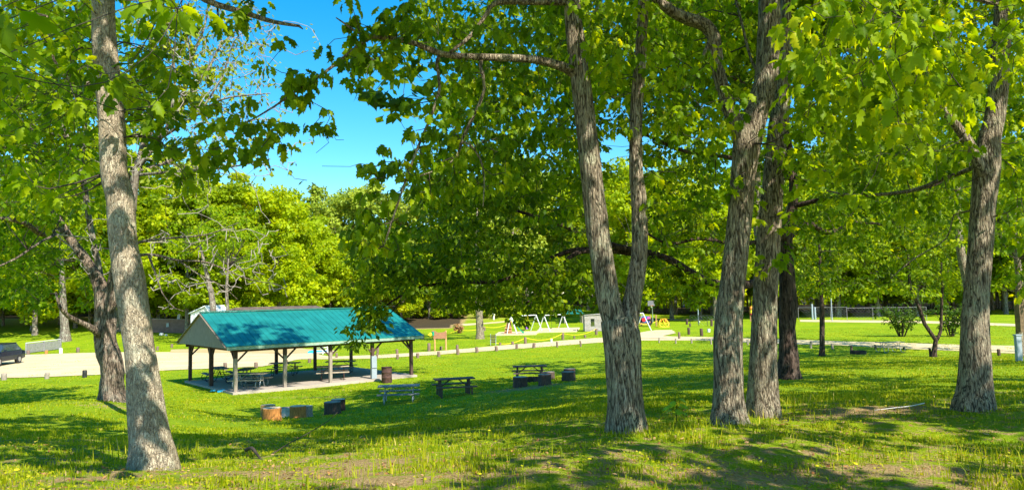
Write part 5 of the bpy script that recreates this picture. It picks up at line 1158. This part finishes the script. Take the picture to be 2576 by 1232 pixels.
for k, (u, v, w_, l) in enumerate([(407, 843, .28, 'larger white rock on the grass under the brown wall'), (418, 844, .15, 'smaller white rock on the grass under the brown wall')]):
    c = G(u, v); V, F = sweep(np.array([[0,0,-.05,w_*.9],[0,0,w_*.5,w_],[0,0,w_,w_*.7],[0,0,w_*1.15,w_*.2]]), 10, .3, k, 0, .2)
    me = bpy.data.meshes.new('rock'); me.from_pydata(V.tolist(), [], [tuple(f) if f[2] != f[3] else tuple(f[:3]) for f in F.tolist()]); me.materials.append(MATS['white_paint']); o = bpy.data.objects.new('rock', me); C.objects.link(o); o.location = tuple(c); tag(o, l, 'rock', 'white rocks')
# grey slatted fence by the car
A = Vector(G(66, 889)); Bq = Vector(G(152, 878)); r = empty('low_fence', A, 'low grey boarded fence with a white top rail on the lawn behind the car', 'fence'); d = Bq-A
for k in range(3): mb = MB(); q = d*(k/2); mb.bar(q, q+Vector((0, 0, 1.06)), .14); mb.build('post', 'fence_grey', r)
mb = MB()
for k in range(6): mb.bar(Vector((0, 0, .12+.155*k)), d+Vector((0, 0, .12+.155*k)), .05, .14)
mb.build('boards', 'fence_grey', r)
mb = MB(); mb.bar(Vector((0, -.05, 1.08)), d+Vector((0, -.05, 1.08)), .12, .05); mb.build('top_rail', 'white_paint', r)

# ------------------------------------------------------------------ parked car (front towards the camera, cut by the left edge)
q = G(12, 925); car = empty('parked_car', (q[0]-2.2, q[1]+1.2, q[2]+.03), 'dark blue pickup style car parked on the sand at the left edge', 'car', rz=math.radians(8))
# local: front at -y, width x
def loft(secs, mat, name):
    mb = MB(); n = len(secs[0]); vs = [p for s_ in secs for p in s_]
    fs = [(i*n+k, i*n+(k+1) % n, (i+1)*n+(k+1) % n, (i+1)*n+k) for i in range(len(secs)-1) for k in range(n)]
    mb.add(vs, fs+[tuple(range(n))[::-1], tuple(range((len(secs)-1)*n, len(secs)*n))]); return mb.build(name, mat, car)
def sec(y, w_, z0, z1, tw=1.0): return [(-w_, y, z0), (-w_*1.0, y, (z0+z1)*.5), (-w_*tw, y, z1-.05), (-w_*tw*.9, y, z1), (w_*tw*.9, y, z1), (w_*tw, y, z1-.05), (w_, y, (z0+z1)*.5), (w_, y, z0)]
loft([sec(-1.05, .86, .42, .92, .94), sec(-.95, .92, .38, 1.02, .95), sec(.0, .95, .36, 1.12, .95), sec(.15, .95, .36, 1.14, .97), sec(3.3, .95, .38, 1.12, .97), sec(3.9, .9, .45, 1.05, .97)], 'carpaint', 'body')
loft([sec(.2, .84, 1.10, 1.16, .98), sec(.75, .80, 1.10, 1.68, .86), sec(1.0, .80, 1.10, 1.74, .84), sec(2.9, .80, 1.10, 1.72, .84), sec(3.5, .80, 1.10, 1.2, .95)], 'carglass', 'cabin')
loft([[(x*1.005, y, z+.012) for x, y, z in sec(.72, .70, 1.68, 1.73, .99)], [(x, y, z+.02) for x, y, z in sec(2.95, .71, 1.68, 1.74, .99)]], 'carpaint', 'roof')
mb = MB(); mb.box((0, -1.12, .53), (1.75, .16, .2)); mb.build('bumper', 'chrome', car)
mb = MB(); mb.box((0, -1.075, .78), (.9, .06, .2)); gr_ = mb.build('grille', 'iron_dark', car)
mb = MB(); [mb.box((0, -1.11, .71+.07*k), (.88, .03, .02)) for k in range(3)]; mb.build('grille_bars', 'chrome', gr_)
for s_ in (-1, 1):
    mb = MB(); mb.box((s_*.66, -1.07, .80), (.34, .08, .17)); mb.build('headlight', 'headlight', car)
    mb = MB(); mb.box((s_*1.05, .45, 1.18), (.2, .1, .16)); mb.build('mirror', 'carpaint', car)
    for y in (-.2, 2.85):
        mb = MB(); mb.tube([(s_*.74, y, .36), (s_*.97, y, .36)], .36, 22); wh = mb.build('wheel', 'rubber', car); mb = MB(); mb.tube([(s_*.965, y, .36), (s_*.985, y, .36)], .2, 14); mb.build('rim', 'silver_wheel', wh)

# brown box and blue-grey post on the right edge
c = P(2569, 800, 43.2); mb = MB(); mb.box((0, 0, 0), (.55, .45, 2.0)); o = mb.build('cabinet', 'cardboard', None, (c[0]+.05, 43.2, c[2]+.2)); tag(o, 'tall brown cabinet fixed to the tree at the right edge', 'cabinet'); mb = MB(); 
q = G(2564, 908); mb.box((0, 0, .6), (.24, .2, 1.25)); mb.box((0, 0, 1.25), (.3, .26, .06)); o = mb.build('meter_post', 'grey_box', None, q); tag(o, 'blue grey utility post at the right edge of the lawn', 'post')
q = G(1160, 838)
# sticks and plants on the near ground
def stick(uvs, rpx, label, mat='twig_grey', lift=.03):
    pts = [Vector(G(u, v))+Vector((0, 0, lift+l)) for u, v, l in uvs]; rr = [rpx*p.y/FPX/2*f for p, f in zip(pts, np.linspace(1, .35, len(pts)))]
    pp = catmull(np.array([[*p, r_] for p, r_ in zip(pts, rr)]), .06); mb = MB(); mb.tube([tuple(x[:3]) for x in pp], [float(x[3]) for x in pp], 7); o = mb.build('fallen_branch', mat); tag(o, label, 'fallen branch', 'fallen branches'); return o
stick([(2325,1023,.03),(2290,1030,.02),(2255,1034,.02),(2200,1037,.0)], 3.4, 'pale fallen branch on the bare patch left of the thick right trunk', 'stump_white')
def stick_w(pts, r_, label, mat):
    pp = catmull(np.array([[x, y, gz(x, y)+h, r_*f] for (x, y, h), f in zip(pts, np.linspace(1, .4, len(pts)))]), .05); mb = MB(); mb.tube([tuple(x[:3]) for x in pp], [float(x[3]) for x in pp], 7); tag(mb.build('fallen_branch', mat), label, 'fallen branch', 'fallen branches')
stick_w([(-3.65,10.1,.10), (-3.5,9.9,.13), (-3.35,9.7,.04), (-3.22,9.5,-.02)], .028, 'crooked fallen branch in the tall grass right of the pale trunk', 'twig')
stick_w([(-3.35,10.0,-.02), (-3.15,10.3,.12), (-2.9,10.5,.25), (-2.7,10.7,.38), (-2.58,10.8,.50)], .009, 'thin arching dead branch rising below the log seats', 'twig')
# sapling
q = G(1701, 1062); r = empty('sapling', q, 'small sapling with broad yellow green leaves between the forked tree and the close pair', 'sapling')
mb = MB(); mb.tube([(0, 0, 0), (.02, 0, .2), (0, .02, .36)], [.008, .006, .004], 6)
for k in range(7): a = k*2.4; mb.tube([(0, 0, .14+.03*k), (.08*math.cos(a), .08*math.sin(a), .18+.03*k)], .003, 4)
mb.build('stem', 'shrub_leaf', r)
rgs = np.random.default_rng(3); n = 9; a = np.arange(n)*2.4; O = np.stack([.07*np.cos(a), .07*np.sin(a), .17+.025*np.arange(n)], 1); D = np.stack([np.cos(a), np.sin(a), -.15+0*a], 1)
V, F, k = leaves(LF_MAPLE, O, D, np.tile([0, -.3, 1.], (n, 1)), np.full(n, .16)); np_mesh('leaf_cluster', V, F, 'sapling_leaf', r)
for i, (u, v, l) in enumerate([(1482,1186,'yellow dandelion alone in the grass below the forked tree'),(2055,1205,'yellow dandelion at the bottom right, leftmost of its group'),(2120,1198,'yellow dandelion left of the two highest ones at bottom right'),(2152,1200,'yellow dandelion at the right of its group'),(1205,1226,'yellow dandelion at the bottom edge below the middle'),(1230,1104,'tiny yellow dandelion on the slope left of the forked tree'),(1688,1150,'yellow dandelion in mid grass'),(40,1213,'yellow dandelion in the bottom left corner')]):
    q = G(u, v); r = empty('dandelion', q, l, 'dandelion', 'dandelions in the near grass'); mb = MB(); mb.tube([(0, 0, 0), (.005, 0, .11)], .003, 5); mb.build('stem', 'sapling_leaf', r)
    mb = MB(); mb.tube([(.005, 0, .108), (.005, 0, .116), (.005, 0, .124)], [.008, .026, .014], 12); mb.build('flower', 'petal', r)

# ------------------------------------------------------------------ grass blades
rgg = np.random.default_rng(17)
def blades(n, y0, y1, h0, h1, wd, power, seed, dens_scale=1.3, thr=.0, tall=False, name='grass', label='', flat=0.0):
    rg = np.random.default_rng(seed)
    t = rg.uniform(0, 1, n); y = (y0**(1-power)+(y1**(1-power)-y0**(1-power))*t)**(1/(1-power))
    x = rg.uniform(-1, 1, n)*(y*.86+1.5)
    d = np.array([mnoise.noise(Vector((a*dens_scale, b*dens_scale, seed))) for a, b in zip(x, y)])
    keep = d+rg.normal(0, .22, n) > thr
    keep &= rg.uniform(0, 1, n) > dirt_at(x, y)*1.35
    x, y, d = x[keep], y[keep], d[keep]; n = len(x); z = ground_z(x, y)
    h = rg.uniform(h0, h1, n)*(1+.8*np.clip(d, -.6, 1)); a = rg.uniform(0, 6.283, n); ln = rg.normal(0, .35, n)*h+flat*h
    wv = wd*rg.uniform(.7, 1.3, n)*(1+y/22)
    ca, sa = np.cos(a), np.sin(a); b0 = rg.uniform(0, 6.283, n)
    V = np.zeros((n, 5, 3)); base = np.stack([x, y, z-.01], 1); R = np.stack([ca, sa, 0*ca], 1); Ld = np.stack([np.cos(b0), np.sin(b0), 0*ca], 1)
    V[:, 0] = base-R*wv[:, None]/2; V[:, 1] = base+R*wv[:, None]/2
    mid = base+Ld*(ln*.35)[:, None]; mid[:, 2] += h*.6
    V[:, 2] = mid+R*wv[:, None]*.4; V[:, 3] = mid-R*wv[:, None]*.4
    tp_ = base+Ld*ln[:, None]; tp_[:, 2] += h*np.sqrt(np.clip(1-(ln/h/1.4)**2, .2, 1)); V[:, 4] = tp_
    o_ = (np.arange(n)*5)[:, None]
    F = np.concatenate([o_+np.array([[0, 1, 2]]), o_+np.array([[0, 2, 3]]), o_+np.array([[3, 2, 4]])], 0)
    tone = np.clip(.34+.2*d+rg.normal(0, .12, n)+(rg.uniform(0, 1, n) < .035)*.45, 0, 1)
    tag(np_mesh(name, V.reshape(-1, 3), F, 'grass_blade', tone=np.repeat(tone, 5)), label, 'grass', kind='stuff')
blades(260000, 5.2, 16, .02, .06, .009, 1.3, 1, 1.2, -.12, name='grass', label='short mixed grass covering the near ground')
blades(42000, 5.5, 16, .07, .16, .008, .9, 2, .45, .10, name='tall_grass', label='taller thin grass stalks along the brow of the near slope')
blades(130000, 34, 90, .03, .06, .02, 1.6, 5, .5, -.5, name='field_grass', label='short mown grass on the flat field by the shelter and paths')
blades(110000, 14, 40, .035, .075, .016, 1.6, 3, .7, -.3, name='lawn_grass', label='short lawn grass on the slope and round the tables')
# low broad-leaved weeds and leaf litter on the near ground
n = 26000; y = rgg.uniform(5.3, 13, n); x = rgg.uniform(-1, 1, n)*(y*.86+1.5); d = np.array([mnoise.noise(Vector((a*1.1, b*1.1, 40))) for a, b in zip(x, y)]); kp = d+rgg.normal(0, .15, n) > .02; x, y = x[kp], y[kp]; n = len(x)
O = np.stack([x, y, ground_z(x, y)+rgg.uniform(.01, .06, n)], 1); D = rgg.normal(size=(n, 3)); D[:, 2] *= .3; N = np.array([0, 0, 1.])+rgg.normal(size=(n, 3))*.4
V, F, k = leaves(LF_LOW, O, D, N, rgg.uniform(.018, .04, n)); tag(np_mesh('weeds', V, F, 'grass_blade', tone=np.repeat(np.clip(rgg.normal(.5, .15, n), 0, .8), k)), 'low broad-leaved weeds among the near grass', 'weeds', kind='stuff')
n = 5200; y = rgg.uniform(5.3, 15, n); x = rgg.uniform(-1, 1, n)*(y*.86+1.5); kp = rgg.uniform(0, 1, n) < .12+dirt_at(x, y)*1.3; x, y = x[kp], y[kp]; n = len(x)
O = np.stack([x, y, ground_z(x, y)+rgg.uniform(.01, .03, n)], 1); D = rgg.normal(size=(n, 3)); D[:, 2] *= .2; N = np.array([0, 0, 1.])+rgg.normal(size=(n, 3))*.4
V, F, k = leaves(LF_OAK, O, D, N, rgg.uniform(.03, .065, n)); tag(np_mesh('leaf_litter', V, F, 'dry_leaf', tone=np.repeat(rgg.uniform(0, .75, n), k)), 'dry brown leaves scattered on the near ground', 'leaf litter', kind='stuff')
